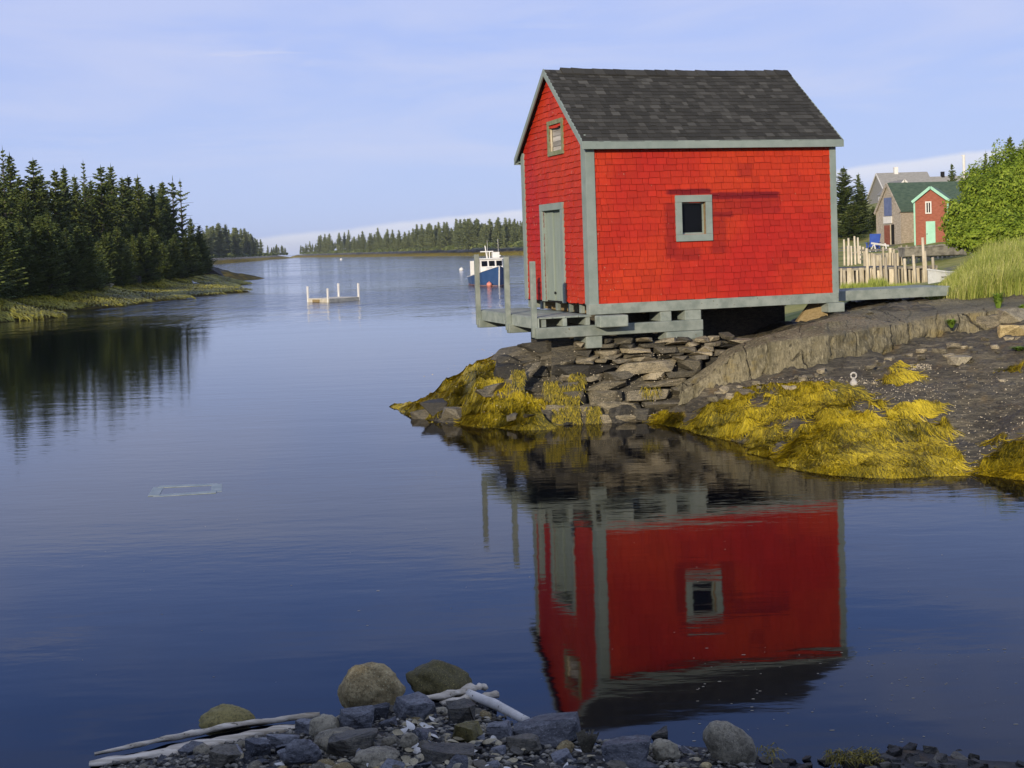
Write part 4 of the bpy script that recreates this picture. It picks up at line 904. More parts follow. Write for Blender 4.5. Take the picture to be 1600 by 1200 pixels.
# weed along the left bank
n = 60000; Xs = RNG.uniform(-34, -15, n); Ys = RNG.uniform(56, 126, n); 
def zlb(x, y): return zlf(x, y)
Zs = zlf(Xs, Ys); k = (Zs > .0) & (Zs < .95); Xs, Ys = Xs[k][:24000], Ys[k][:24000]
ang = -1.1 + .9 * fbm(Xs, Ys, 0, .5, 2); dirs = np.stack([np.cos(ang), np.sin(ang)], -1)
tn = np.clip(.45 + .6 * fbm(Xs, Ys, 2, .35, 3) + RNG.normal(0, .2, len(Xs)), 0, 1)
o = strands('bank_seaweed', np.stack([Xs, Ys], -1), dirs, .6, .045, m_weed_far, 6, tn, .12, lambda x, y: zlf(x, y) + .12, 3)
tag(o, 'olive rockweed along the foot of the left bank', 'seaweed', kind='stuff')
for i, (px, Yv, w_, h_, lab) in enumerate(((338, 127, 2.2, 1.0, 'dark round rock at the water below the right end of the left wood'), (165, 93, 1.6, .5, 'pale blue grey slab lying at the foot of the left wood'), (210, 100, 1.6, .9, 'grey boulder under the spruces of the left bank'), (155, 86, 1.3, .4, 'flat grey rock in the weed below the left wood'))):
    x = (px - 800) / F * Yv; z = float(zlf(x, Yv)[0]); o = stone('shore_boulder', hull_stone(w_, w_ * .8, h_, 900 + i, 0, .2), m_slabdark if i != 1 else m_greyst, (x, Yv, z + h_ * .3), (0, .2 * (i == 1), i)); tag(o, lab, 'boulder')

# gull on the left bank weed
p = P(305, 448, 106); g = empty('gull', (p.x, p.y, float(zlf(p.x, p.y)[0]) + .12), R(200), 'white gull standing on the weedy bank at the left', 'gull')
m_gull = mat('white_feathers', (.75, .75, .74), (.85, .85, .84), 9, .7, tone=0, bs=0); m_wing = mat('grey_feathers', (.30, .32, .34), (.38, .40, .42), 9, .7, tone=0, bs=0); m_yel = mat('beak_yellow', (.5, .32, .04), (.6, .4, .05), 5, .5, tone=0, bs=0)
mb = MB(); mb.tube([(-.30, 0, .22), (-.22, 0, .24), (-.10, 0, .26), (.04, 0, .29), (.12, 0, .33), (.16, 0, .39), (.18, 0, .44), (.215, 0, .455), (.245, 0, .45)], [.01, .035, .085, .10, .075, .045, .045, .042, .015], 12); mb.build('body', m_gull, g, True)
for s_ in (-1, 1):
    mb = MB(); mb.tube([(.08, s_ * .075, .31), (-.05, s_ * .095, .30), (-.2, s_ * .06, .27), (-.36, s_ * .015, .25)], [.02, .05, .035, .006], 8); mb.build('wing', m_wing, g, True)
    mb = MB(); mb.tube([(.0, s_ * .035, .21), (-.01, s_ * .035, .10), (0, s_ * .035, .0)], [.012, .008, .008], 6); mb.box((-.01, s_ * .035 - .02, -.002), (.05, s_ * .035 + .02, .006)); mb.build('leg', m_yel, g)
mb = MB(); mb.tube([(.24, 0, .45), (.275, 0, .447), (.30, 0, .437)], [.013, .009, .003], 6); mb.build('beak', m_yel, g, True)

# ------------------------------------------------------------------ far shores
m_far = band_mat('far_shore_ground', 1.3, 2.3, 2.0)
def far_land(name, pts, depth, hmax, seed):
    n = len(pts); V = []; pr = [(-3, -.6), (0, 0), (3, .7), (6, 1.3), (10, 2.2), (16, 3.0), (26, 4.0), (45, 5.5), (depth, hmax), (depth * 1.6, -1)]
    dense = []
    for i in range(n - 1):
        a, b_ = Vector(pts[i]), Vector(pts[i + 1]); k_ = max(2, int((b_ - a).length / 4))
        for k in range(k_): dense.append(a.lerp(b_, k / k_))
    dense.append(Vector(pts[-1])); m_ = len(dense)
    for i, p in enumerate(dense):
        d = (dense[min(m_ - 1, i + 3)] - dense[max(0, i - 3)]).normalized(); inl = Vector((-d.y, d.x)); 
        endk = min(1, min(i, m_ - 1 - i) / 6) if name == 'spruce_islet' else min(1, i / 8)
        for (o_, z) in pr:
            nz = mnoise.fractal(Vector((p.x * .05 + seed, p.y * .05, o_ * .07)), 1, 2, 4)
            q = p + inl * (o_ * max(.15, endk) + nz * 2.5); V.append((q.x, q.y, (z * (.35 + .65 * endk) if z > 0 else z) + (nz * .9 if z > .5 else nz * .15)))
    c = len(pr); Fq = np.array([(i * c + k, (i + 1) * c + k, (i + 1) * c + k + 1, i * c + k + 1) for i in range(m_ - 1) for k in range(c - 1)])
    tag(np_mesh(name, np.array(V), Fq, m_far, sm=True), kind='structure'); return dense, pr
def XY(px, Y): return ((px - 800) / F * Y, Y)
shR = [XY(455, 1000), XY(480, 930), XY(540, 760), XY(620, 600), XY(700, 500), XY(770, 430), XY(830, 390), XY(920, 360), XY(1050, 340), XY(1200, 330)]
dn, pr = far_land('far_shore', shR, 120, 8, 3)
def merged_wood(name, items, m, label):
    Vs, Fs, Ts, nb = [], [], [], 0
    for (crown, x, y, z, rz, k, h) in items:
        me = crown.data; me.calc_loop_triangles(); v = np.empty(len(me.vertices) * 3, np.float32); me.vertices.foreach_get('co', v); v = v.reshape(-1, 3)
        tv = np.empty(len(me.loop_triangles) * 3, np.int32); me.loop_triangles.foreach_get('vertices', tv); tp = np.empty(len(me.loop_triangles), np.int32); me.loop_triangles.foreach_get('polygon_index', tp)
        tn_ = np.empty(len(me.polygons), np.float32); me.attributes['tone'].data.foreach_get('value', tn_)
        c, s_ = math.cos(rz), math.sin(rz); q = np.stack([(v[:, 0] * c - v[:, 1] * s_) * k + x, (v[:, 0] * s_ + v[:, 1] * c) * k + y, v[:, 2] * h + z], -1)
        Vs.append(q); Fs.append(tv.reshape(-1, 3) + nb); nb += len(v); Ts.append(np.clip(tn_[tp] + (hash((round(x), round(y))) % 100 / 100 - .5) * .24, 0, 1))
    return tag(np_mesh(name, np.concatenate(Vs), np.concatenate(Fs), m, {'tone': ('FACE', np.concatenate(Ts))}, sm=False), label, 'wood', kind='stuff')
rg = random.Random(77); far_items = []; FL, FG = 'pale green spruce in the line of trees on the far shore', 'spruces on the far shore'
for i in range(215):
    px = 472 + 352 * (i + rg.uniform(-.4, .4)) / 190 if i < 190 else rg.uniform(820, 900); 
    for j in range(len(shR) - 1):
        a, b_ = shR[j], shR[j + 1]; pa, pb_ = 800 + a[0] / a[1] * F, 800 + b_[0] / b_[1] * F
        if pa <= px <= pb_: Yw = lerp(a[1], b_[1], (px - pa) / (pb_ - pa)); break
    back = rg.uniform(9, 26) + (14 if px > 755 and rg.random() < .8 else 0) + (0 if rg.random() < .55 else rg.uniform(8, 30)); Yv = Yw + back * 1.15; x = (px - 800) / F * Yv; zb = min(5.5, 1.6 + back * .09)
    ty = np.interp(px, [470, 485, 500, 560, 620, 690, 740, 800, 830], [388, 380, 370, 361, 357, 349, 340, 341, 344]) + rg.uniform(-4, 20); zt = P(px, ty, Yv).z
    far_items.append((max(4.5, zt - zb) / Yv, x, Yv, zb, max(4.5, zt - zb)))
far_items.sort(reverse=True)
for k_, (_, x, Yv, zb, h) in enumerate(far_items):
    if k_ < 26: plant(farp, x, Yv, zb, h, FL, FG, rg, 1.0)
    else:
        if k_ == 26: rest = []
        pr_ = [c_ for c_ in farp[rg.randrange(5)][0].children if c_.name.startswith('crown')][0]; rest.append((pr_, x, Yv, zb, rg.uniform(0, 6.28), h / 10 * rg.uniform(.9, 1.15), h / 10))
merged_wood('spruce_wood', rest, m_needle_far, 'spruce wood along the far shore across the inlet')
shI = [XY(270, 330), XY(318, 420), XY(350, 480), XY(385, 540), XY(408, 620), XY(425, 720), XY(452, 800), XY(462, 860)]
far_land('second_headland', shI, 90, 7, 9)
IL, IG = 'small green spruce in the wood on the headland beyond the left bank', 'spruces on the second headland'
for i in range(62):
    px = rg.uniform(300, 452); Yw = np.interp(px, [318, 350, 385, 408, 425, 452], [420, 480, 540, 620, 720, 800]); Yv = Yw + rg.uniform(14, 45); x = (px - 800) / F * Yv; zb = 3.2
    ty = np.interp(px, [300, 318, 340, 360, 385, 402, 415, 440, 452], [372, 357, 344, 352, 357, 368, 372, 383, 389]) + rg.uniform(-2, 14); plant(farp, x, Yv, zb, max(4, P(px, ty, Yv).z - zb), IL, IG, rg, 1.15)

# shrubs along both far shores, in front of the trees: ground cover nobody could count
mb = MB()
for i in range(5200):
    if rg.random() < .72:
        px = rg.uniform(472, 860); Yw = np.interp(px, [455, 480, 540, 620, 700, 770, 830, 920], [1000, 930, 760, 600, 500, 430, 390, 360]); back = rg.uniform(9, 22) + (6 if px > 740 else 0)
    else: px = rg.uniform(300, 452); Yw = np.interp(px, [318, 350, 385, 408, 425, 452], [420, 480, 540, 620, 720, 800]); back = rg.uniform(7, 18)
    Yv = Yw + back; x = (px - 800) / F * Yv; c = Vector((x, Yv, 2.0 + back * .07)); r = rg.uniform(.4, 1.1); t_ = rg.random()
    for k in range(3):
        a = Vector((rg.uniform(-1, 1), rg.uniform(-1, .3), rg.uniform(-.2, 1))) * r; b_ = Vector((rg.uniform(-1, 1), rg.uniform(-1, 1), rg.uniform(-.3, 1))) * r
        mb.add([c + a, c + b_, c - a * .6 + Vector((0, 0, r * .7)), c - b_ * .6], [(0, 1, 2, 3)], t_)
tag(mb.build('shore_shrubs', leaf_mat('shrub_leaves', (.075, .10, .030), (.13, .17, .045), (.20, .23, .08), .2)), 'low green shrubs along the far shores', 'shrubs', kind='stuff')

# ------------------------------------------------------------------ the boat
m_bhull = mat('blue_hull_paint', (.035, .085, .21), (.045, .10, .24), 2, .35, tone=0, bs=.05)
m_bwhite = mat('white_boat_paint', (.72, .71, .66), (.80, .79, .74), 3, .4, tone=0, bs=.05)
m_bred = mat('red_boot_stripe', (.42, .22, .16), (.5, .28, .2), 3, .5, tone=0, bs=0)
m_pink = mat('faded_pink_buoy', (.70, .22, .16), (.80, .32, .24), 3, .5, tone=0, bs=0)
bp = Pz(766, 445); yb = 97.5
boat = empty('lobster_boat', ((765 - 800) / F * yb + .0, yb, 0), 0, 'blue hulled lobster boat with white wheelhouse moored bow on in the inlet', 'boat')
BA = R(-90 + 13); boat.rotation_euler = (0, 0, BA); boat.scale = (.86, .86, .84)   # local +x is forward
st = [(-4.6, 1.05, .72, .05), (-3.0, 1.28, .74, .0), (-1.2, 1.42, .82, 0), (.6, 1.40, .98, 0), (2.2, 1.12, 1.22, 0), (3.3, .66, 1.45, 0), (4.0, .26, 1.62, 0), (4.35, .03, 1.72, 0)]
mb = MB(); V = []; c = 7
for (x, bw, sh, _) in st:
    for s_ in (1, -1):
        seq = [(0, -.45), (.55, -.35), (.86, .0), (.90, .12), (1.0, sh)] if x < 3.2 else [(0, -.45), (.25, -.3), (.42, .0), (.50, .12), (1.0, sh)]
        for (k, z) in seq: V.append((x - (.30 * (1 - max(0, z) / 1.7) if x > 3.9 else 0), s_ * bw * k, z))
ns = len(st); fs = []
for i in range(ns - 1):
    for s_ in (0, 1):
        for k in range(4):
            a = i * 10 + s_ * 5 + k; fs.append((a, a + 10, a + 11, a + 1) if s_ == 0 else (a, a + 1, a + 11, a + 10))
fs.append((0, 1, 2, 3, 4, 9, 8, 7, 6))
mb.add(V, fs); mb.build('hull', m_bhull, boat)
mb = MB(); dv = []
for (x, bw, sh, _) in st: dv += [(x, bw * .97, sh - .05), (x, -bw * .97, sh - .05)]
mb.add(dv, [(2 * i, 2 * i + 2, 2 * i + 3, 2 * i + 1) for i in range(ns - 1)]); mb.build('foredeck', m_bwhite, boat)
for s_ in (1, -1):
    mb = MB()
    for i in range(ns - 1):
        mb.bar((st[i][0], s_ * st[i][1], st[i][2] + .02), (st[i + 1][0], s_ * st[i + 1][1], st[i + 1][2] + .02), .07, .06)
    mb.build('gunwale', m_bwhite if s_ < 0 else m_bhull, boat)
mb = MB(); mb.bar((4.05, 0, .0), (4.37, 0, 1.74), .09, .09); mb.build('stem', m_bwhite, boat)
mb = MB()
for s_ in (1, -1):
    for i in range(ns - 2): mb.bar((st[i][0], s_ * st[i][1] * .905, .045), (st[i + 1][0], s_ * st[i + 1][1] * (.905 if i < 4 else .47), .03), .04, .035)
mb.build('boot_stripe', m_bred, boat)
cab = MB(); cab.hexa([(-.6, -1.05, .7), (1.55, -1.02, .9), (1.55, 1.02, .9), (-.6, 1.05, .7), (-.6, -1.0, 2.32), (1.25, -.98, 2.36), (1.25, .98, 2.36), (-.6, 1.0, 2.32)])
cb = cab.build('wheelhouse', m_bwhite, boat, bevel=.03)
mb = MB(); mb.box((-.9, -1.1, 2.33), (1.40, 1.1, 2.42)); mb.build('roof', m_bwhite, cb, bevel=.02)
for yy in (-.66, 0, .66):
    mb = MB(); mb.hexa([(1.42, yy - .25, 1.72), (1.445, yy - .25, 1.72), (1.445, yy + .25, 1.72), (1.42, yy + .25, 1.72), (1.335, yy - .25, 2.18), (1.36, yy - .25, 2.18), (1.36, yy + .25, 2.18), (1.335, yy + .25, 2.18)]); mb.build('window', m_pane, cb)
for s_ in (-1, 1):
    for xx in (-.35, .4):
        mb = MB(); mb.box((xx, s_ * 1.035 - .012, 1.72), (xx + .55, s_ * 1.035 + .012, 2.15)); mb.build('window', m_pane, cb)
mb = MB(); mb.hexa([(1.3, -.7, 1.0), (2.7, -.45, 1.2), (2.7, .45, 1.2), (1.3, .7, 1.0), (1.3, -.65, 1.62), (2.5, -.4, 1.52), (2.5, .4, 1.52), (1.3, .65, 1.62)]); mb.build('trunk_cabin', m_bwhite, boat, bevel=.03)
mb = MB(); mb.tube([(.2, -.15, 2.4), (.1, -.28, 3.55)], [.06, .045], 8); mb.build('mast', m_bwhite, boat)
mb = MB(); mb.tube([(.25, -.1, 2.4), (.22, -.1, 4.05)], [.014, .010], 5); mb.build('antenna', m_bwhite, boat)
mb = MB(); mb.bar((.1, -.72, 3.02), (.1, .45, 3.02), .1, .09); mb.tube([(.1, .1, 2.4), (.1, .1, 3.0)], [.05, .05], 6); mb.build('radar_bar', m_bwhite, boat)
mb = MB(); mb.box((-.2, .35, 2.43), (.4, .95, 2.95)); mb.tube([(.5, .85, 2.6), (.62, 1.0, 2.62)], [.07, .07], 8); mb.build('life_raft_box', m_bwhite, boat, bevel=.04)
mb = MB(); mb.tube([(-.1, .95, 2.4), (-.1, .95, 4.15)], [.015, .012], 5); fp = mb.build('flag_pole', m_bwhite, boat)
mb = MB(); mb.hexa([(-.12, .955, 3.85), (-.42, 1.0, 3.8), (-.42, 1.01, 3.8), (-.12, .965, 3.85), (-.12, .955, 4.12), (-.42, .98, 4.05), (-.42, .99, 4.05), (-.12, .965, 4.12)]); mb.build('flag', m_bwhite, fp)
mb = MB(); mb.box((-1.6, -1.35, .7), (-1.5, -.95, 2.2)); mb.build('side_screen', m_bwhite, boat)
def ball(name, p, r, m, lab, sq=.9):
    mb = MB(); mb.tube([(0, 0, r * sq * math.sin(t) + r * .3) for t in np.linspace(-1.5, 1.5, 9)], [max(.01, r * math.cos(t)) for t in np.linspace(-1.5, 1.5, 9)], 12)
    mb.tube([(0, 0, r * 1.1), (0, 0, r * 1.45)], [r * .18, r * .14], 6)
    o = mb.build(name, m, None, True); o.location = p; return tag(o, lab, 'buoy')
ball('mooring_buoy', Pz(767, 446) + Vector((-.1, -1.2, .05)), .20, m_pink, 'pink mooring buoy floating at the bow of the blue boat')
ball('mooring_buoy', Pz(721, 422.5), .30, m_bwhite, 'white mooring buoy floating left of the blue boat')
ball('mooring_buoy', Pz(533, 406), .5, m_bwhite, 'tiny white buoy far out near the far shore')

# ------------------------------------------------------------------ floating dock
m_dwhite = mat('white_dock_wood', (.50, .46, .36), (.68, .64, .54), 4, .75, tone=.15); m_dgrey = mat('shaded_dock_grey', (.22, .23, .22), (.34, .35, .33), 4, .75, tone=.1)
da, db, dc = Pz(482, 472), Pz(528, 472.5), Pz(563, 468)
ux = (db - da).normalized(); uy = Vector((-ux.y, ux.x, 0)); fl = empty('floating_dock', da, math.atan2(ux.y, ux.x), 'low white floating dock with four posts drifting in the inlet', 'floating dock')
Wd = 1.95; Dd = 2.2
for k in range(9): part('plank', [((.0, k * Dd / 9, .17), (Wd, (k + .94) * Dd / 9, .21))], m_dwhite, fl, 0, off=0)
part('side_board', [((-.04, -.05, -.05), (Wd + .04, -.0, .20))], m_dwhite, fl, .01, off=0); part('side_board', [((-.04, Dd, -.05), (Wd + .04, Dd + .05, .20))], m_dwhite, fl, .01, off=0)
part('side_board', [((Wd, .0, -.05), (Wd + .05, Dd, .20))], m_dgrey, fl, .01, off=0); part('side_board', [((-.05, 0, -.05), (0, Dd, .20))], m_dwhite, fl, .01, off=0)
part('fender', [((.5, -.10, .0), (1.15, -.052, .16))], m_raw, fl, .02, off=0)
for xx, yy, h in ((.0, -.02, .92), (Wd - .04, -.02, .80), (.06, Dd, 1.0), (Wd, Dd, 1.0)): part('post', [((xx - .05, yy - .05, -.1), (xx + .05, yy + .05, h))], m_bwhite, fl, .01, off=0)

# sunken wooden frame awash in the calm water, and floating flecks
m_awash = mat('wet_frame', (.20, .25, .26), (.30, .35, .35), 6, .5, tone=0, bs=0, spec=.5)
c4 = [Pz(240, 775), Pz(338, 769), Pz(339, 757), Pz(248, 761)]; mb = MB()
for i in range(4): a, b_ = c4[i], c4[(i + 1) % 4]; mb.bar((a.x, a.y, -.012), (b_.x, b_.y, -.008), .13, .03)
o = c4[0]; tag(mb.build('sunken_frame', m_awash, None, org=(o.x, o.y, 0)), 'pale rectangular frame lying awash in the calm water at left', 'frame')
mb = MB(); rg = random.Random(9)
for i in range(170):
    p = Pz(rg.uniform(1080, 1600), rg.uniform(1010, 1165)) if i < 120 else Pz(rg.uniform(60, 1500), rg.uniform(800, 1120)); r = rg.uniform(.002, .006); e_ = rg.uniform(.8, 3.0)
    mb.add([(p.x + r * e_ * math.cos(t), p.y + r * math.sin(t), .0015) for t in np.linspace(0, 5.24, 6)], [tuple(range(6))], rg.random())
tag(mb.build('floating_flecks', m_barn), 'tiny pale flecks floating on the near water', 'flecks', kind='stuff')

# ------------------------------------------------------------------ wharf, sheds and houses on the right
m_grshake = mat('silver_shakes', (.30, .26, .20), (.46, .40, .32), 4, .85, (1, 1, 2.5), .3, .01, .3); m_brick = mat('faded_red_shakes', (.27, .085, .05), (.36, .125, .075), 4, .85, (1, 1, 2.5), .3, .01, .3)
m_groof = mat('green_roof', (.050, .085, .06), (.085, .125, .085), 3, .9, (1, 1, 3), .2, .01, .2); m_lroof = mat('light_green_roof', (.11, .17, .12), (.15, .21, .15), 3, .9, tone=.15); m_tq = mat('turquoise_paint', (.30, .58, .42), (.36, .64, .48), 3, .6, tone=.1)
m_gr2 = mat('grey_roof', (.24, .235, .21), (.31, .30, .27), 3, .9, (1, 1, 3), .2, .01, .15); m_wh = mat('white_trim', (.66, .64, .58), (.74, .72, .66), 3, .6, tone=.1); m_blind = mat('blue_grey_glass', (.10, .13, .24), (.14, .17, .30), 3, .3, tone=0, bs=0, spec=.6)
def house(name, org, yaw, L, W, Hw, Hr, mw, mr, mt, label, cat='shed', ov=.2, ridge_x=True):
    """ridge along local x; gable wall at x=0"""
    r = empty(name, org, yaw, label, cat); sl = Hr / (W / 2); mb = MB(); c = 8
    V = [(0, 0, 0), (L, 0, 0), (L, W, 0), (0, W, 0), (0, 0, Hw), (L, 0, Hw), (L, W, Hw), (0, W, Hw), (0, W / 2, Hw + Hr), (L, W / 2, Hw + Hr)]
    mb.add(V, [(0, 1, 5, 4), (1, 2, 6, 9, 5), (2, 3, 7, 6), (3, 0, 4, 8, 7)]); mb.build('wall', mw, r)
    mb = MB(); e_ = .15
    for s_ in (0, 1):
        g_ = lambda x, t, up: (x, (lerp(-e_, W / 2, t)) if s_ == 0 else W - lerp(-e_, W / 2, t), lerp(Hw - e_ * sl, Hw + Hr, t) + up)
        mb.hexa([g_(-ov, 0, .01), g_(L + ov, 0, .01), g_(L + ov, 1, .01), g_(-ov, 1, .01), g_(-ov, 0, .09), g_(L + ov, 0, .09), g_(L + ov, 1, .09), g_(-ov, 1, .09)], random.random())
    rf = mb.build('roof', mr, r)
    for s_ in (0, 1):
        mb = MB(); yy = lambda y: y if s_ == 0 else W - y
        a, b_ = (-ov - .03, yy(-e_), Hw - e_ * sl), (-ov - .03, yy(W / 2), Hw + Hr); mb.bar(a, b_, .06, .2); mb.build('rake_board', mt, r)
    for y_ in (0, W):
        mb = MB(); mb.box((-.03, y_ - .06, 0), (.03, y_ + .06, Hw)); mb.build('corner_board', mt, r)
    return r
def bx(name, root, a, b, m, bev=0): return part(name, [(a, b)], m, root, bev, off=0)
# red shed: gable turned to the camera
o_ = P(1432, 384, 96); rs = house('gable_shed', (P(1482, 384, 96).x, 96.0, 1.75), R(66), 5, P(1482, 384, 96).x - o_.x, 3.55, .95, m_brick, m_lroof, m_tq, 'faded brick red shed with turquoise door and green trim by the wharf'); WW = P(1482, 384, 96).x - o_.x
# in its frame y runs from right (0) to left (WW)
dpx = lambda px: (1482 - px) / 50 * WW
d_ = bx('door', rs, (-.07, dpx(1463), .05), (-.01, dpx(1449), 1.95), m_tq); bx('handle', d_, (-.10, dpx(1451), .95), (-.07, dpx(1450), 1.05), m_dark)
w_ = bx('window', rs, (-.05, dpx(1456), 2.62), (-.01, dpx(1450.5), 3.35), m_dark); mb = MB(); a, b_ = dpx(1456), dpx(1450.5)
for q in (((-.09, a - .09, 2.52), (-.02, b_ + .09, 2.62)), ((-.09, a - .09, 3.35), (-.02, b_ + .09, 3.45)), ((-.09, a - .09, 2.62), (-.02, a, 3.35)), ((-.09, b_, 2.62), (-.02, b_ + .09, 3.35)), ((-.08, (a + b_) / 2 - .03, 2.62), (-.055, (a + b_) / 2 + .03, 3.35))): mb.box(*q)
mb.build('window_frame', m_wh, w_)
# grey shingled store with dark green roof
g0 = P(1408, 384, 101); gs = house('grey_store', (g0.x, g0.y, 1.75), R(14), 8.0, 3.6, 2.95, 2.15, m_grshake, m_groof, m_grshake, 'weathered grey shingled store with dark green roof and blue loft window', ov=.1)
lw = bx('loft_window', gs, (-.06, 1.25, 2.55), (-.01, 2.35, 4.0), m_blind); bx('loft_rail', gs, (-.10, 1.2, 1.95), (-.02, 2.45, 2.5), m_wh)
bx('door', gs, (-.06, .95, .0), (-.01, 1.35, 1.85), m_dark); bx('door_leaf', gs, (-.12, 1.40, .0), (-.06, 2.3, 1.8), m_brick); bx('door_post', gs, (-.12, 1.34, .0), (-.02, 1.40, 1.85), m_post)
# big grey house behind
h0 = P(1372, 300, 165); hs_ = house('grey_house', (P(1388, 300, 165).x, 165, 4.0), R(4), 6.5, 7.5, 3.6, 3.2, m_gr2, m_gr2, m_wh, 'large pale grey roofed house on the hill behind the grey store', 'house')
bx('chimney', hs_, (2.2, 3.5, 6.4), (2.7, 4.0, 7.6), m_wh); wg = house('house_wing', (P(1424, 300, 160).x, 158, 4.3), R(90), 6, 3.0, 3.6, 1.5, m_wh, m_gr2, m_wh, 'pale dormered wing of the grey roofed house on the hill', 'house')
h3 = house('low_house', (P(1446, 300, 170).x, 166, 4.5), R(-3), 9, 6, 3.2, 2.4, m_gr2, m_gr2, m_wh, 'low grey roofed house partly hidden behind the green roofed store', 'house'); bx('chimney', h3, (1.6, 2.8, 5.4), (2.0, 3.3, 6.3), m_dark)
mb = MB(); p = P(1507, 300, 120); mb.tube([(p.x, p.y, 2), (p.x, p.y, P(1507, 242, 120).z)], [.16, .13], 8); mb.tube([(p.x, p.y, P(1507, 243, 120).z), (p.x - .25, p.y, P(1507, 243, 120).z)], [.04, .04], 6); tag(mb.build('utility_pole', m_wh, org=(p.x, p.y, 2)), 'pale slim pole rising behind the bush on the right', 'pole')
# wharf: log crib with a deck, poles and pales in front
wz = 1.72; wy = 86.0; wx0, wx1 = P(1334, 388, wy).x, P(1500, 388, wy).x
wh = empty('log_wharf', (wx0, wy, 0), 0, 'old grey log wharf below the grey store and red shed', 'wharf')
mb = MB(); rg = random.Random(15)
for k in range(7): mb.tube([(rg.uniform(-.2, .2), -.1 + rg.uniform(-.1, .1), .25 + k * .2), (wx1 - wx0 + 1, -.1 + rg.uniform(-.1, .1), .27 + k * .2)], [.085, .085], 7, rg.random())
mb.build('crib_logs', m_logs, wh, True)
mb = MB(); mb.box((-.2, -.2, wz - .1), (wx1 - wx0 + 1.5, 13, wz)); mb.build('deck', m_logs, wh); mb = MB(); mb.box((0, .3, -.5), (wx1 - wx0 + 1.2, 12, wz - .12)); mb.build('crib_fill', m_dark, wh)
xs = [1340, 1349, 1357, 1365, 1374, 1384, 1394, 1402, 1409, 1417, 1425, 1433, 1466, 1480, 1492]
for px in xs:
    mb = MB(); x = P(px, 390, wy - 1).x - wx0; t = rg.uniform(2.0, 2.35) if px < 1460 else 1.9; r = rg.uniform(.055, .09); mb.tube([(x, -.95, -.3), (x + rg.uniform(-.08, .08), -.95, t - .25)], [r, r * .85], 7, rg.random()); mb.build('pole', m_post, wh, True)
# slip poles at the left end
for k, px in enumerate((1322, 1328, 1333, 1341)):
    mb = MB(); p = P(px, 412, 74); t = P(px, (374, 372, 369, 371)[k], 74).z; mb.tube([(0, 0, -.6), (rg.uniform(-.05, .05), 0, t)], [.07, .055], 7, .7); o = mb.build('mooring_pole', m_post, None, True, org=(0, 0, 0)); o.location = (p.x, 74 + rg.uniform(-.6, .6), 0); tag(o, 'tall thin pole at the left end of the wharf, just right of the red shed', 'pole', 'poles at the left end of the wharf')
for k, px in enumerate((1325, 1331, 1337, 1344)):
    mb = MB(); p = P(px, 412, 72); mb.tube([(0, 0, -.6), (rg.uniform(-.05, .05), 0, P(px, 384, 72).z)], [.06, .05], 7, .8); o = mb.build('short_pole', m_post, None, True); o.location = (p.x, 72, 0); tag(o, 'short pale pole between the taller poles at the left end of the wharf', 'pole', 'short poles at the left end of the wharf')
# lower pound fence
fy = 56.0; fz = float(P(1390, 452, fy).z); fr = empty('pale_fence', (P(1312, 450, fy).x, fy, fz), 0, 'pound fence of bleached upright pales in front of the wharf', 'fence'); px = 1313.0; rg = random.Random(22)
while px < 1466:
    wpx = rg.choice((3, 3, 4, 5, 7)); x0, x1 = [P(q, 450, fy).x - fr.location.x for q in (px, px + wpx)]; t = P(px, rg.uniform(418, 423), fy).z - fz
    mb = MB(); sl_ = rg.uniform(-.05, .05); mb.hexa([(x0, -.03, -.4), (x1, -.03, -.4), (x1, .03, -.4), (x0, .03, -.4), (x0 + sl_, -.03, t), (x1 + sl_, -.03, t), (x1 + sl_, .03, t), (x0 + sl_, .03, t)], rg.random()); mb.build('pale', m_post, fr); px += wpx + rg.uniform(1.0, 3.4)
mb = MB(); mb.box((-.1, .04, P(1390, 421, fy).z - fz), (P(1466, 450, fy).x - fr.location.x, .16, P(1390, 417, fy).z - fz)); mb.build('top_rail', m_logs, fr)
mb = MB(); mb.box((0, .25, -.5), (P(1464, 450, fy).x - fr.location.x, 7.0, P(1390, 420, fy).z - fz - .02)); mb.build('stone_fill', m_slabdark, fr)
for px, ty in ((1355, 388), (1366, 396), (1376, 398), (1384, 402), (1399, 396), (1414, 404), (1428, 398), (1443, 371), (1446, 392), (1458, 402)):
    mb = MB(); x = P(px, 440, fy - .3).x - fr.location.x; mb.tube([(x + .06, -.3, -.3), (x, -.3, P(px, ty, fy - .3).z - fz)], [.075, .06], 7, rg.random()); mb.build('pole', m_post, fr, True)
# upper pens: rails and pales behind
py_ = 68.0; pn = empty('slat_pen', (P(1345, 410, py_).x, py_, 1.0), 0, 'pen of pale rails and short pales on the wharf beyond the pound fence', 'fence')
for px in (1349, 1353, 1357, 1361, 1367, 1370, 1373, 1379, 1384, 1389, 1392, 1395, 1401, 1404, 1406, 1412, 1418, 1424, 1431, 1438, 1446, 1450, 1457, 1464, 1471, 1478, 1485, 1492):
    mb = MB(); x = P(px, 410, py_).x - pn.location.x; w2 = rg.uniform(.08, .16); b0 = P(px, 412, py_).z - 1; mb.box((x, -.03, b0 - .4), (x + w2, .03, P(px, rg.uniform(384, 400), py_).z - 1), rg.random()); mb.build('pale', m_post, pn)
for py in (391, 398, 405): mb = MB(); mb.bar((0, .08, P(1350, py, py_).z - 1), (P(1492, py, py_).x - pn.location.x, .08, P(1492, py - 4, py_).z - 1), .06, .09, rg.random()); mb.build('rail', m_logs, pn)
m_silver = mat('silver_boat', (.42, .44, .44), (.55, .57, .57), 3, .4, tone=.1, bs=.1)
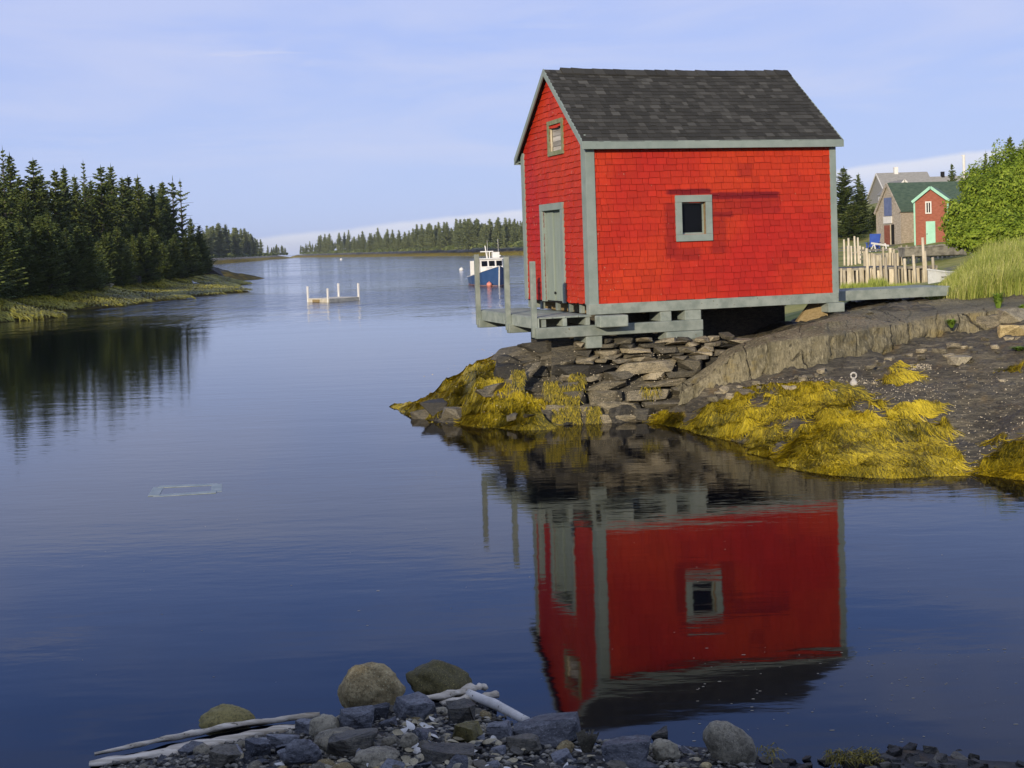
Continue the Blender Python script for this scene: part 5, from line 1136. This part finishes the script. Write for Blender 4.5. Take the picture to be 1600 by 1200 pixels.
def skiff(name, p, yaw, L, W, H, m, label):
    r = empty(name, p, yaw, label, 'skiff'); mb = MB(); V = []; st = [(0, .8), (.3, 1), (.6, .92), (.85, .5), (1, .06)]
    for x, b in st:
        sh = H * (1 + .35 * x * x)
        V += [(x * L, -W / 2 * b, sh), (x * L, -W / 2 * b * .7, .05), (x * L, 0, 0), (x * L, W / 2 * b * .7, .05), (x * L, W / 2 * b, sh)]
    mb.add(V, [(i * 5 + k, i * 5 + k + 1, i * 5 + k + 6, i * 5 + k + 5) for i in range(4) for k in range(4)] + [(4, 3, 2, 1, 0)]); o = mb.build('hull', m, r)
    md = o.modifiers.new('thick', 'SOLIDIFY'); md.thickness = .03
    mb = MB()
    for i in range(4):
        for s_ in (-1, 1): mb.bar((st[i][0] * L, s_ * W / 2 * st[i][1], H * (1 + .35 * st[i][0] ** 2)), (st[i + 1][0] * L, s_ * W / 2 * st[i + 1][1], H * (1 + .35 * st[i + 1][0] ** 2)), .06, .05)
    mb.build('gunwale', m, r); mb = MB()
    for t in (.2, .55): mb.box((t * L, -W * .42, H * .7), (t * L + .25, W * .42, H * .75))
    mb.build('thwart', m_logs, r); return r
p = P(1470, 443, 44); skiff('rowing_skiff', (P(1447, 443, 44).x + 1.35, p.y, float(P(1462, 446, 44).z)), R(188), 1.35, .75, .42, m_silver, 'silver skiff hauled up at the right end of the pound fence beside the grass')
p = P(1418, 402, 66); skiff('grey_dory', (p.x - .3, p.y, p.z), R(5), 3.6, 1.2, .5, m_logs, 'grey wooden dory lying on the wharf behind the pens')
m_cblue = mat('blue_chair_paint', (.02, .06, .28), (.03, .08, .33), 3, .5, tone=0, bs=0)
p = P(1364, 384, 84); ch = empty('garden_chair', (p.x, p.y, 1.74), R(-30), 'blue wooden garden chair on the wharf left of the grey store', 'chair')
bx('seat', ch, (-.3, -.3, .3), (.3, .35, .35), m_cblue); mb = MB(); mb.hexa([(-.3, .3, .3), (.3, .3, .3), (.3, .36, .3), (-.3, .36, .3), (-.36, .65, 1.15), (.36, .65, 1.15), (.36, .71, 1.15), (-.36, .71, 1.15)]); mb.build('backrest', m_cblue, ch)
for s_ in (-1, 1):
    bx('armrest', ch, (s_ * .36 - .07, -.35, .55), (s_ * .36 + .07, .45, .59), m_cblue); bx('leg', ch, (s_ * .33 - .04, -.3, 0), (s_ * .33 + .04, -.2, .55), m_cblue); bx('leg', ch, (s_ * .33 - .04, .35, 0), (s_ * .33 + .04, .43, .5), m_cblue)
p = P(1374, 384, 83); tb = empty('saw_horse', (p.x, p.y, 1.74), R(20), 'white wooden saw horse beside the blue chair on the wharf', 'saw horse')
mb = MB(); mb.bar((-.6, 0, .55), (.7, 0, .35), .1, .12); mb.build('beam', m_wh, tb)
for x in (-.4, .45):
    for s_ in (-1, 1): mb = MB(); mb.bar((x, 0, .5), (x - .1, s_ * .3, 0), .06, .06); mb.build('leg', m_wh, tb)
# spruces by the wharf
rg = random.Random(61)
for px, ty, Yv, sx, i, lab in ((1321, 261, 112, 1.7, 0, 'dense dark spruce right behind the right end of the red shed'), (1345, 271, 116, 1.2, 3, 'thin topped spruce left of the grey store'), (1352, 288, 113, 1.6, 1, 'lower spruce nearest to the grey store'), (1335, 310, 109, 2.0, 2, 'short broad spruce at the foot of the pair left of the grey store'), (1368, 322, 114, 1.7, 4, 'small spruce touching the left side of the grey store'), (1492, 256, 112, 1.0, 4, 'rounded spruce rising behind the green roof'),
        (1583, 214, 80, .9, 1, 'spruce top showing above the bush at the right edge'), (1544, 237, 84, .7, 3, 'small spruce top showing left above the bush'), (1522, 262, 90, .7, 0, 'thin spruce tip just right of the pale pole')):
    x = (px - 800) / F * Yv; zb = float(zl(x, Yv)[0]); plant(near, x, Yv, zb, P(px, ty, Yv).z - zb, lab, None, rg, sx, i)
# leafy bush: lobes filled with leaves
def bush(name, lobes, nleaf, size, m, label, seed, cat='bush'):
    rg = np.random.default_rng(seed); org = Vector(lobes[0][:3]); Vs = []; T = []; stem = MB(); r = empty(name, (org.x, org.y, float(zl(org.x, org.y)[0])), 0, label, cat); o0 = np.array(r.location); tot = sum(l[3] ** 2 for l in lobes)
    for (x, y, z, rr, rz) in lobes:
        n = int(nleaf * rr ** 2 / tot); d = rg.normal(size=(n, 3)); d /= np.linalg.norm(d, axis=1)[:, None]
        nz = np.array([mnoise.fractal(Vector(q * 2.3) + Vector((x, y, z)), 1, 2, 3) for q in d]); rad = (1 + nz * .45) * (1 - .42 * rg.random(n) ** 1.7)
        c = np.array([x, y, z]) + d * rad[:, None] * np.array([rr, rr, rz]); a = d + rg.normal(0, .5, (n, 3)) + np.array([0, -.1, .3]); a /= np.linalg.norm(a, axis=1)[:, None]
        u = np.cross(a, rg.normal(size=(n, 3))); u /= np.linalg.norm(u, axis=1)[:, None]; v = np.cross(a, u); s_ = (size * rg.uniform(.6, 1.4, n))[:, None]
        Vs.append(np.stack([c - u * s_, c + v * s_ * .5, c + u * s_, c - v * s_ * .5], 1)); T.append(np.clip(.45 + nz * .5 + rg.normal(0, .2, n), 0, 1))
        stem.tube([(org.x - o0[0], org.y - o0[1], -.2), ((x + org.x) / 2 - o0[0], (y + org.y) / 2 - o0[1], (z - o0[2]) * .5), (x - o0[0], y - o0[1], z - o0[2])], [.09, .06, .03], 6)
    V = np.concatenate(Vs).reshape(-1, 3) - o0; T = np.concatenate(T); Fq = np.arange(len(V)).reshape(-1, 4)
    o = np_mesh('foliage', V, Fq, m, {'tone': ('FACE', T)}, sm=False); o.parent = r; stem.build('stem', m_bark, r, True); return r
def lobe(px, py, Y, rpx, rz=1.0): p = P(px, py, Y); return (p.x, p.y, p.z, rpx / F * Y, rpx / F * Y * rz)
bush('leafy_bush', [lobe(1556, 318, 37, 52), lobe(1590, 280, 38, 52), lobe(1510, 345, 36.3, 36), lobe(1535, 292, 38, 34), lobe(1500, 370, 35.8, 22, .8), lobe(1575, 360, 35.2, 46, .75), lobe(1625, 330, 36.5, 60), lobe(1640, 270, 38, 55), lobe(1530, 370, 35.4, 34, .7)], 80000, .046, m_leaf, 'big rounded leafy green bush on the bank at the right edge', 4)
# low green growth at the foot of the fence
mb = MB(); rg = random.Random(19)
for i in range(2600):
    px = rg.uniform(1314, 1440); Yv = rg.uniform(52.5, 55.5); p = P(px, rg.uniform(450, 458), Yv); h_ = rg.uniform(.12, .35) * (1.7 if 1358 < px < 1385 else 1); dx = rg.uniform(-.1, .1)
    mb.add([p + Vector((-.025, 0, -.2)), p + Vector((.025, 0, -.2)), p + Vector((dx, 0, h_))], [(0, 1, 2)], rg.uniform(0, .5))
tag(mb.build('fence_grass', m_grass), 'dark green grass at the foot of the pound fence', 'grass', kind='stuff')

# ------------------------------------------------------------------ near shore at the photographer's feet
fc = []
for q in [(60, 1225), (140, 1203), (250, 1182), (400, 1152), (520, 1126), (560, 1114), (640, 1102), (760, 1100), (830, 1143), (900, 1160), (1000, 1162), (1100, 1166), (1200, 1182), (1300, 1182), (1420, 1170), (1500, 1183), (1600, 1192)]:
    p = Pz(*q); fc.append(p); fc.append(Vector((p.x, p.y + .35, -.10))); fc.append(Vector((p.x * 1.1, p.y + 1.5, -.5)))
fc += [P(620, 1200, 6.3), P(600, 1150, 6.9), P(720, 1150, 6.85), P(900, 1200, 6.45), P(300, 1205, 6.75), P(1300, 1205, 6.75), P(760, 1200, 6.35)]
fc += [Vector(q) for q in ((0, 4, .75), (-4, 4, .8), (4, 4, .7), (0, 0, 1.2), (-6, 0, 1.3), (6, 0, 1.2), (0, -6, 1.6), (-12, 5, .8), (12, 5, .8), (-12, -8, 2.2), (12, -8, 2.2))]
zn = TPS(fc); X, Y, Fq = grid(-9, 9, -4, 10, .05); Z = zn(X, Y) + np.clip(zn(X, Y) + .3, 0, 1) * fbm(X, Y, 0, 3, 3) * .03
m_gravel = rock_mat('beach_grit', (.030, .032, .038), (.06, .06, .058), (.12, .115, .095), (3, 3, 3))
tag(np_mesh('pebble_shore', np.stack([X, Y, Z], -1), Fq, m_gravel), kind='structure')
def nearhit(px, py, low=-.12):
    ys = np.linspace(4, 9.5, 500); pts = np.array([P(px, py, v) for v in ys]); k = np.nonzero(pts[:, 2] <= np.maximum(zn(pts[:, 0], pts[:, 1]), low))[0]; return Vector(pts[k[0]]) if len(k) else Vector(pts[-1])
G1 = 'stones of the near shore'
named = [(578, 1085, 100, 72, 1, m_tan, 'large lumpy tan granite boulder on the near shore', 'boulder'), (688, 1074, 104, 50, 1, m_olive, 'smooth olive boulder right of the tan one', 'boulder'), (354, 1136, 86, 46, 1, m_olive, 'brown green boulder in the water behind the long driftwood', 'boulder'), (515, 1109, 36, 28, 1, m_tan, 'small round tan stone left of the tan boulder', 'boulder'),
         (1143, 1172, 86, 58, 1, m_greyst, 'grey tan tilted boulder at the water on the right of the near shore', 'boulder'), (522, 1163, 88, 34, 1, m_greyst, 'oval grey cobble lying left in the near heap', 'stone'), (505, 1142, 60, 42, 1, m_greyst, 'rounded grey tan cobble behind the oval cobble', 'stone'), (470, 1182, 70, 46, 1, m_blue, 'smooth blue green cobble at the bottom left of the heap', 'stone'),
         (556, 1133, 74, 42, 0, m_blue, 'blunt dark blue slate block below the tan boulder', 'stone'), (645, 1112, 92, 36, 0, m_blue, 'flat blue slate slab beside the tan boulder', 'stone'), (592, 1117, 44, 32, 0, m_blue, 'small blue slate chunk wedged under the tan boulder', 'stone'), (722, 1120, 66, 40, 0, m_slabdark, 'dark brown wedge of slate under the split driftwood', 'stone'), (735, 1150, 74, 34, 0, m_olive, 'angular olive stone in the middle of the near heap', 'stone'),
         (782, 1147, 56, 28, 0, m_blue, 'pointed dark blue slate right of the olive stone', 'stone'), (856, 1153, 150, 36, 0, m_blue, 'long low blue slate ledge at the water on the near shore', 'stone'), (985, 1184, 110, 40, 0, m_blue, 'steep blue slate slab in the bottom middle of the near shore', 'stone'), (1042, 1178, 56, 36, 1, m_greyst, 'dark rounded cobble left of the tilted boulder', 'stone'), (820, 1168, 70, 28, 0, m_slabdark, 'flat dark slate in the near heap below the round branch', 'stone'),
         (640, 1162, 34, 30, 1, m_greyst, 'small grey cobble among the shells', 'stone'), (585, 1192, 90, 28, 1, m_greyst, 'mottled grey cobble at the bottom edge', 'stone'), (548, 1172, 120, 34, 0, m_slabdark, 'wide dark slate beside the oval cobble', 'stone'), (400, 1176, 60, 34, 0, m_blue, 'sharp blue slate leaning on the long driftwood', 'stone'), (440, 1163, 70, 26, 0, m_blue, 'blue slate slab just below the long driftwood', 'stone'), (478, 1140, 46, 26, 0, m_blue, 'dark slate at the right end of the long driftwood', 'stone'), (350, 1190, 70, 30, 0, m_slabdark, 'dark slate at the bottom left by the driftwood', 'stone'), (1030, 1152, 50, 18, 0, m_slabdark, 'brown stone at the water edge left of the tilted boulder', 'stone'), (700, 1188, 120, 24, 0, m_slabdark, 'dark slab at the bottom edge in the middle', 'stone')]
Z90 = {}
for i, (px, py, wp, hp, rd, mm, lab, cat) in enumerate(named):
    p = nearhit(px, py + hp * .42); s_ = p.y / F; kk = 1.03 if cat == 'boulder' else .84; me = hull_stone(wp * s_ * kk, wp * s_ * .8 * kk, hp * s_ * 1.12 * kk, 1200 + i * 7, rd, .34 if i == 4 else .12)
    o = stone('boulder' if cat == 'boulder' else 'cobble', me, mm, Vector((p.x, p.y + wp * s_ * .25, p.z + hp * s_ * .42)), (random.uniform(-.1, .1), random.uniform(-.15, .15) if i not in (1,) else (.22 if i == 1 else .0), random.uniform(-.2, .2))); tag(o, lab, cat)
    if i == 4: o.rotation_euler = (.1, .72, .1)
    if i == 2: o.location = P(352, 1131, 7.75)
kinds = [(m_blue, 0, 'small blue slate chip in the heap of stones on the near shore', 'blue slate chips on the near shore'), (m_slabdark, 0, 'small dark brown slate piece in the heap on the near shore', 'dark slate pieces on the near shore'), (m_greyst, 1, 'small rounded grey cobble in the heap on the near shore', 'small grey cobbles on the near shore'), (m_tan, 1, 'small rounded tan pebble in the heap on the near shore', 'tan pebbles on the near shore')]
rg = random.Random(99); protoS = [[hull_stone(1, .75, .38 if not rd else .6, 2000 + k * 10 + j, rd, .14) for j in range(5)] for k, (_, rd, _, _) in enumerate(kinds)]
cnt = 0
while cnt < 190:
    px = rg.uniform(180, 1180); py = rg.uniform(1105, 1215); wl = np.interp(px, [140, 250, 400, 520, 560, 640, 760, 830, 1000, 1180], [1203, 1182, 1154, 1128, 1116, 1106, 1104, 1146, 1163, 1180])
    if py < wl + 2: continue
    k = rg.choices(range(4), (4, 4, 3, 1.5))[0]; mm, rd, lab, grp = kinds[k]; p = nearhit(px, py); w_ = rg.uniform(.03, .13) * (1.4 if k == 0 else 1)
    o = stone('cobble', protoS[k][rg.randrange(5)], mm, p + Vector((0, 0, w_ * .12)), (rg.uniform(-.35, .35), rg.uniform(-.35, .35), rg.uniform(0, 6.28)), None, (w_, w_, w_)); tag(o, lab, 'stone', grp); cnt += 1
# finer gravel between the stones
mb = MB(); tints = []
m_gr = mat('mixed_gravel', (.11, .105, .09), (.29, .265, .20), 40, .7, tone=.7, bs=.1)
while len(mb.f) < 2300 * 8:
    px = rg.uniform(160, 1180); py = rg.uniform(1104, 1215)
    if py < np.interp(px, [140, 250, 400, 520, 560, 640, 760, 830, 1000, 1180], [1203, 1182, 1154, 1128, 1116, 1106, 1104, 1146, 1163, 1180]) + 1: continue
    p = nearhit(px, py) + Vector((0, 0, rg.uniform(0, .025))); r = rg.uniform(.007, .026); a0 = rg.uniform(0, 6); c_ = rg.choice((.15, .3, .5, .6, .95)); q = [p + Vector((math.cos(a0 + k * 1.57) * r * rg.uniform(.7, 1.5), math.sin(a0 + k * 1.57) * r * rg.uniform(.6, 1.1), rg.uniform(-.3, .3) * r)) for k in range(4)]; t_ = p + Vector((rg.uniform(-.3, .3) * r, rg.uniform(-.3, .3) * r, r * rg.uniform(.35, .7))); b_ = p - Vector((0, 0, r * .5))
    mb.add(q + [t_, b_], [(0, 1, 4), (1, 2, 4), (2, 3, 4), (3, 0, 4), (1, 0, 5), (2, 1, 5), (3, 2, 5), (0, 3, 5)], c_)
tag(mb.build('gravel', m_gr, None, True), 'fine mixed gravel between the stones of the near shore', 'gravel', kind='stuff')
# dark weedy stones in the water at bottom right
cnt = 0
while cnt < 60:
    px = rg.uniform(1160, 1620); py = rg.uniform(1160, 1212); wl = np.interp(px, [1160, 1230, 1330, 1400, 1500, 1540, 1600], [1176, 1184, 1184, 1166, 1170, 1190, 1178])
    if py < wl: continue
    p = nearhit(px, py); w_ = rg.uniform(.04, .12); o = stone('cobble', protoS[1][rg.randrange(5)], m_slabdark, p + Vector((0, 0, w_ * .1)), (rg.uniform(-.3, .3), rg.uniform(-.3, .3), rg.uniform(0, 6.28)), None, (w_, w_, w_)); tag(o, 'small black wet stone at the bottom right water edge', 'stone', 'black wet stones at bottom right'); cnt += 1
p = nearhit(1468, 1166); o = stone('barnacled_rock', hull_stone(.27, .2, .08, 4040, 0, .2), m_greyst, p + Vector((0, .05, .03)), (0, .1, 0)); tag(o, 'barnacle crusted rock with a weed fringe at the bottom right', 'rock')
mb = MB()
for i in range(260):
    q = p + Vector((rg.uniform(-.11, .10), rg.uniform(-.06, .12), .075 + rg.uniform(-.012, .004))); r = rg.uniform(.003, .007); mb.add([q + Vector((r, 0, 0)), q + Vector((0, r, 0)), q + Vector((-r, 0, 0)), q + Vector((0, -r, 0)), q + Vector((0, 0, r * 1.4))], [(0, 1, 4), (1, 2, 4), (2, 3, 4), (3, 0, 4)], rg.random())
tag(mb.build('rock_barnacles', m_barn), 'crust of barnacles on the rock at bottom right', 'barnacles', kind='stuff')
mb = MB()
for (px, py, n_, sx) in ((1490, 1158, 130, .10), (1335, 1196, 420, .13), (1200, 1190, 60, .06)):
    c = nearhit(px, py)
    for i in range(n_):
        q = c + Vector((rg.uniform(-sx, sx), rg.uniform(-.06, .1), .03 + rg.uniform(0, .02))); d = Vector((rg.uniform(-.8, 1), rg.uniform(-1, .4), 0)).normalized() * rg.uniform(.03, .08); w_ = rg.uniform(.002, .004); sd = Vector((-d.y, d.x, 0)).normalized() * w_
        mb.add([q - sd, q + sd, q + d * .5 + sd + Vector((0, 0, .012)), q + d * .5 - sd + Vector((0, 0, .012)), q + d + Vector((0, 0, -.02))], [(0, 1, 2, 3), (3, 2, 4)], rg.uniform(0, .6))
tag(mb.build('near_seaweed', m_weed), 'olive seaweed on the stones at bottom right', 'seaweed', kind='stuff')
# shells
def shell_mesh(seed, c=.35):
    rg2 = random.Random(seed); mb = MB(); n1, n2 = 8, 5; V = []
    for i in range(n1 + 1):
        t = i / n1; wd = math.sin(math.pi * t ** .75) * .26 + .02
        for j in range(n2): s_ = j / (n2 - 1) * 2 - 1; V.append((t - .5, s_ * wd, c * (1 - s_ * s_) * wd * 1.4))
    fs = [(i * n2 + j, (i + 1) * n2 + j, (i + 1) * n2 + j + 1, i * n2 + j + 1) for i in range(n1) for j in range(n2 - 1)]
    me = D.meshes.new('mussel_shell'); me.from_pydata(V, [], fs); me.attributes.new('tone', 'FLOAT', 'FACE').data.foreach_set('value', [rg2.uniform(.3, .7)] * len(fs)); me.polygons.foreach_set('use_smooth', [True] * len(fs)); return me
sw = [shell_mesh(i) for i in range(3)]; stn = [shell_mesh(i + 5) for i in range(3)]
for me in sw: me.materials.append(m_white)
for me in stn: me.materials.append(m_tanshell)
cnt = 0
while cnt < 170:
    px = rg.gauss(690, 110) if cnt < 130 else rg.uniform(380, 1100); py = rg.uniform(1120, 1206) if cnt < 130 else rg.uniform(1150, 1206)
    if py < np.interp(px, [400, 520, 640, 760, 830, 1000, 1100], [1165, 1140, 1122, 1124, 1156, 1170, 1175]): continue
    wht = rg.random() < .33; p = nearhit(px, py); s_ = rg.uniform(.045, .085); me = rg.choice(sw if wht else stn)
    o = D.objects.new('mussel_shell', me); COL.objects.link(o); o.location = p + Vector((0, -.01, rg.uniform(.012, .035))); o.rotation_euler = (rg.uniform(-.6, .6) + (math.pi if rg.random() < .4 else 0), rg.uniform(-.5, .5), rg.uniform(0, 6.28)); o.scale = (s_, s_, s_)
    tag(o, 'bleached white mussel shell among the stones of the near shore' if wht else 'tan mussel shell among the stones of the near shore', 'shell', 'white mussel shells on the near shore' if wht else 'tan mussel shells on the near shore'); cnt += 1
# driftwood
def log(name, pts, rads, label, seed, n=10, wob=.5, lift=.02, flat=1.0, m=m_drift):
    q = []
    for i, (px, py) in enumerate(pts): p = nearhit(px, py, .0); q.append(p + Vector((0, 0, lift)))
    dense, rr = [], []
    for i in range(len(q) - 1):
        for k in range(8): dense.append(q[i].lerp(q[i + 1], k / 8) + Vector((0, 0, .006 * mnoise.noise(Vector((seed, i + k / 8, 0)))))); rr.append(lerp(rads[i], rads[i + 1], k / 8))
    dense.append(q[-1]); rr.append(rads[-1]); mb = MB(); mb.tube(dense, rr, n, .5, True, wob, seed, flat)
    return tag(mb.build(name, m, None, True, org=tuple(q[0])), label, 'driftwood')
log('driftwood', [(148, 1186), (250, 1164), (330, 1147), (420, 1134), (500, 1124)], [.012, .020, .022, .024, .016], 'thin weathered pole, upper of the two long driftwood pieces at left', 1, 7, .7, .03, .8)
log('driftwood', [(140, 1199), (250, 1184), (340, 1164), (430, 1146), (508, 1130)], [.034, .058, .060, .052, .032], 'broad split pale board, lower of the two long driftwood pieces at left', 2, 7, .9, .02, .34)
log('driftwood', [(638, 1106), (690, 1100), (740, 1088), (758, 1084)], [.012, .036, .040, .034], 'split driftwood log lying beside the olive boulder', 3, 6, .9, .05, .6)
log('driftwood', [(690, 1106), (740, 1098), (778, 1092)], [.02, .038, .030], 'dark broken driftwood end under the split log', 6, 6, .9, .03, .6)
log('driftwood', [(733, 1098), (770, 1114), (825, 1143)], [.027, .031, .025], 'straight round bleached branch pointing down to the right', 4, 12, .12, .06, m=mat('bleached_wood', (.55, .52, .44), (.78, .74, .65), 6, .8, tone=0, spots=(40, .64, (.2, .18, .14))))
p = nearhit(917, 1182); mb = MB()
for i in range(40):
    a = rg.uniform(-1, 1); q = p + Vector((rg.uniform(-.02, .02), 0, .02)); d = Vector((.05 * a, rg.uniform(-.04, .02), rg.uniform(.05, .13))); w_ = rg.uniform(.003, .009); mb.add([q - Vector((w_, 0, 0)), q + Vector((w_, 0, 0)), q + d + Vector((w_, 0, 0)), q + d - Vector((w_, 0, 0))], [(0, 1, 2, 3)], rg.random())
tag(mb.build('dried_sprig', m_greyst), 'dry grey green sprig standing among the stones in the bottom middle', 'plant')

# ------------------------------------------------------------------ rising woods behind and left of the camera, which shade the near shore
m_hill = mat('forest_floor', (.03, .035, .015), (.06, .055, .025), .6, .95, world=True, tone=0)
X, Y, Fq = grid(-120, 60, -90, -3.9, 3); Z = 1.3 + (-3.9 - Y) * .055 + fbm(X, Y, 0, .05, 3) * .5; tag(np_mesh('back_hill', np.stack([X, Y, Z], -1), Fq, m_hill), kind='structure')
X, Y, Fq = grid(-130, -30, -6, 78, 3); Z = np.minimum(9, (-30 - X - .10 * Y) * .33) - .8; tag(np_mesh('left_hill', np.stack([X, Y, Z], -1), Fq, m_hill), kind='structure')
mb = MB(); rg = random.Random(5)
def cheap(x, y, z, h, r):
    for k in range(11):
        t = k / 11; zz = z + h * (.08 + .9 * t); rr = r * (1 - t) ** .8 * rg.uniform(.8, 1.15) + .1; n_ = 9; a0 = rg.uniform(0, 6)
        ring = [(x + math.cos(a0 + 6.283 * j / n_) * rr * rg.uniform(.6, 1.1), y + math.sin(a0 + 6.283 * j / n_) * rr * rg.uniform(.6, 1.1), zz - .25 * rr) for j in range(n_)]
        mb.add(ring + [(x, y, zz + h * .12)], [(j, (j + 1) % n_, n_) for j in range(n_)], rg.random())
for i in range(190):
    x = rg.uniform(-30, 6); y = rg.uniform(-18, -11); z = 1.3 + (-3.9 - y) * .055; top = 7.2 + (-12 - y) * .28 + rg.uniform(-.5, .3); cheap(x, y, z, top - z, 2.2)
for i in range(90):
    y = rg.uniform(26, 74); x = -40 - .12 * y + rg.uniform(-8, 2); z = min(9, (-30 - x - .1 * y) * .33) - .8; top = 9.5 + (y - 26) * .12 + rg.uniform(-1.8, 1.6); cheap(x, y, z, max(6, top - z), 2.4)
tag(mb.build('back_wood', m_needle), 'spruce wood on the rising ground out of the picture', 'wood', kind='stuff')

# ------------------------------------------------------------------ thin sea haze
hz = D.materials.new('sea_haze'); hz.use_nodes = True; t = hz.node_tree
for n_ in list(t.nodes): t.nodes.remove(n_)
ho = t.nodes.new('ShaderNodeOutputMaterial'); hv = t.nodes.new('ShaderNodeVolumePrincipled'); t.links.new(hv.outputs[0], ho.inputs['Volume'])
hv.inputs['Color'].default_value = (.90, .94, 1.0, 1); hv.inputs['Density'].default_value = .00014; hv.inputs['Anisotropy'].default_value = .2
mb = MB(); mb.box((-2600, -160, -3.0), (2600, 4100, 34)); tag(mb.build('haze', hz), 'thin pale sea haze over the inlet', 'haze', kind='stuff')
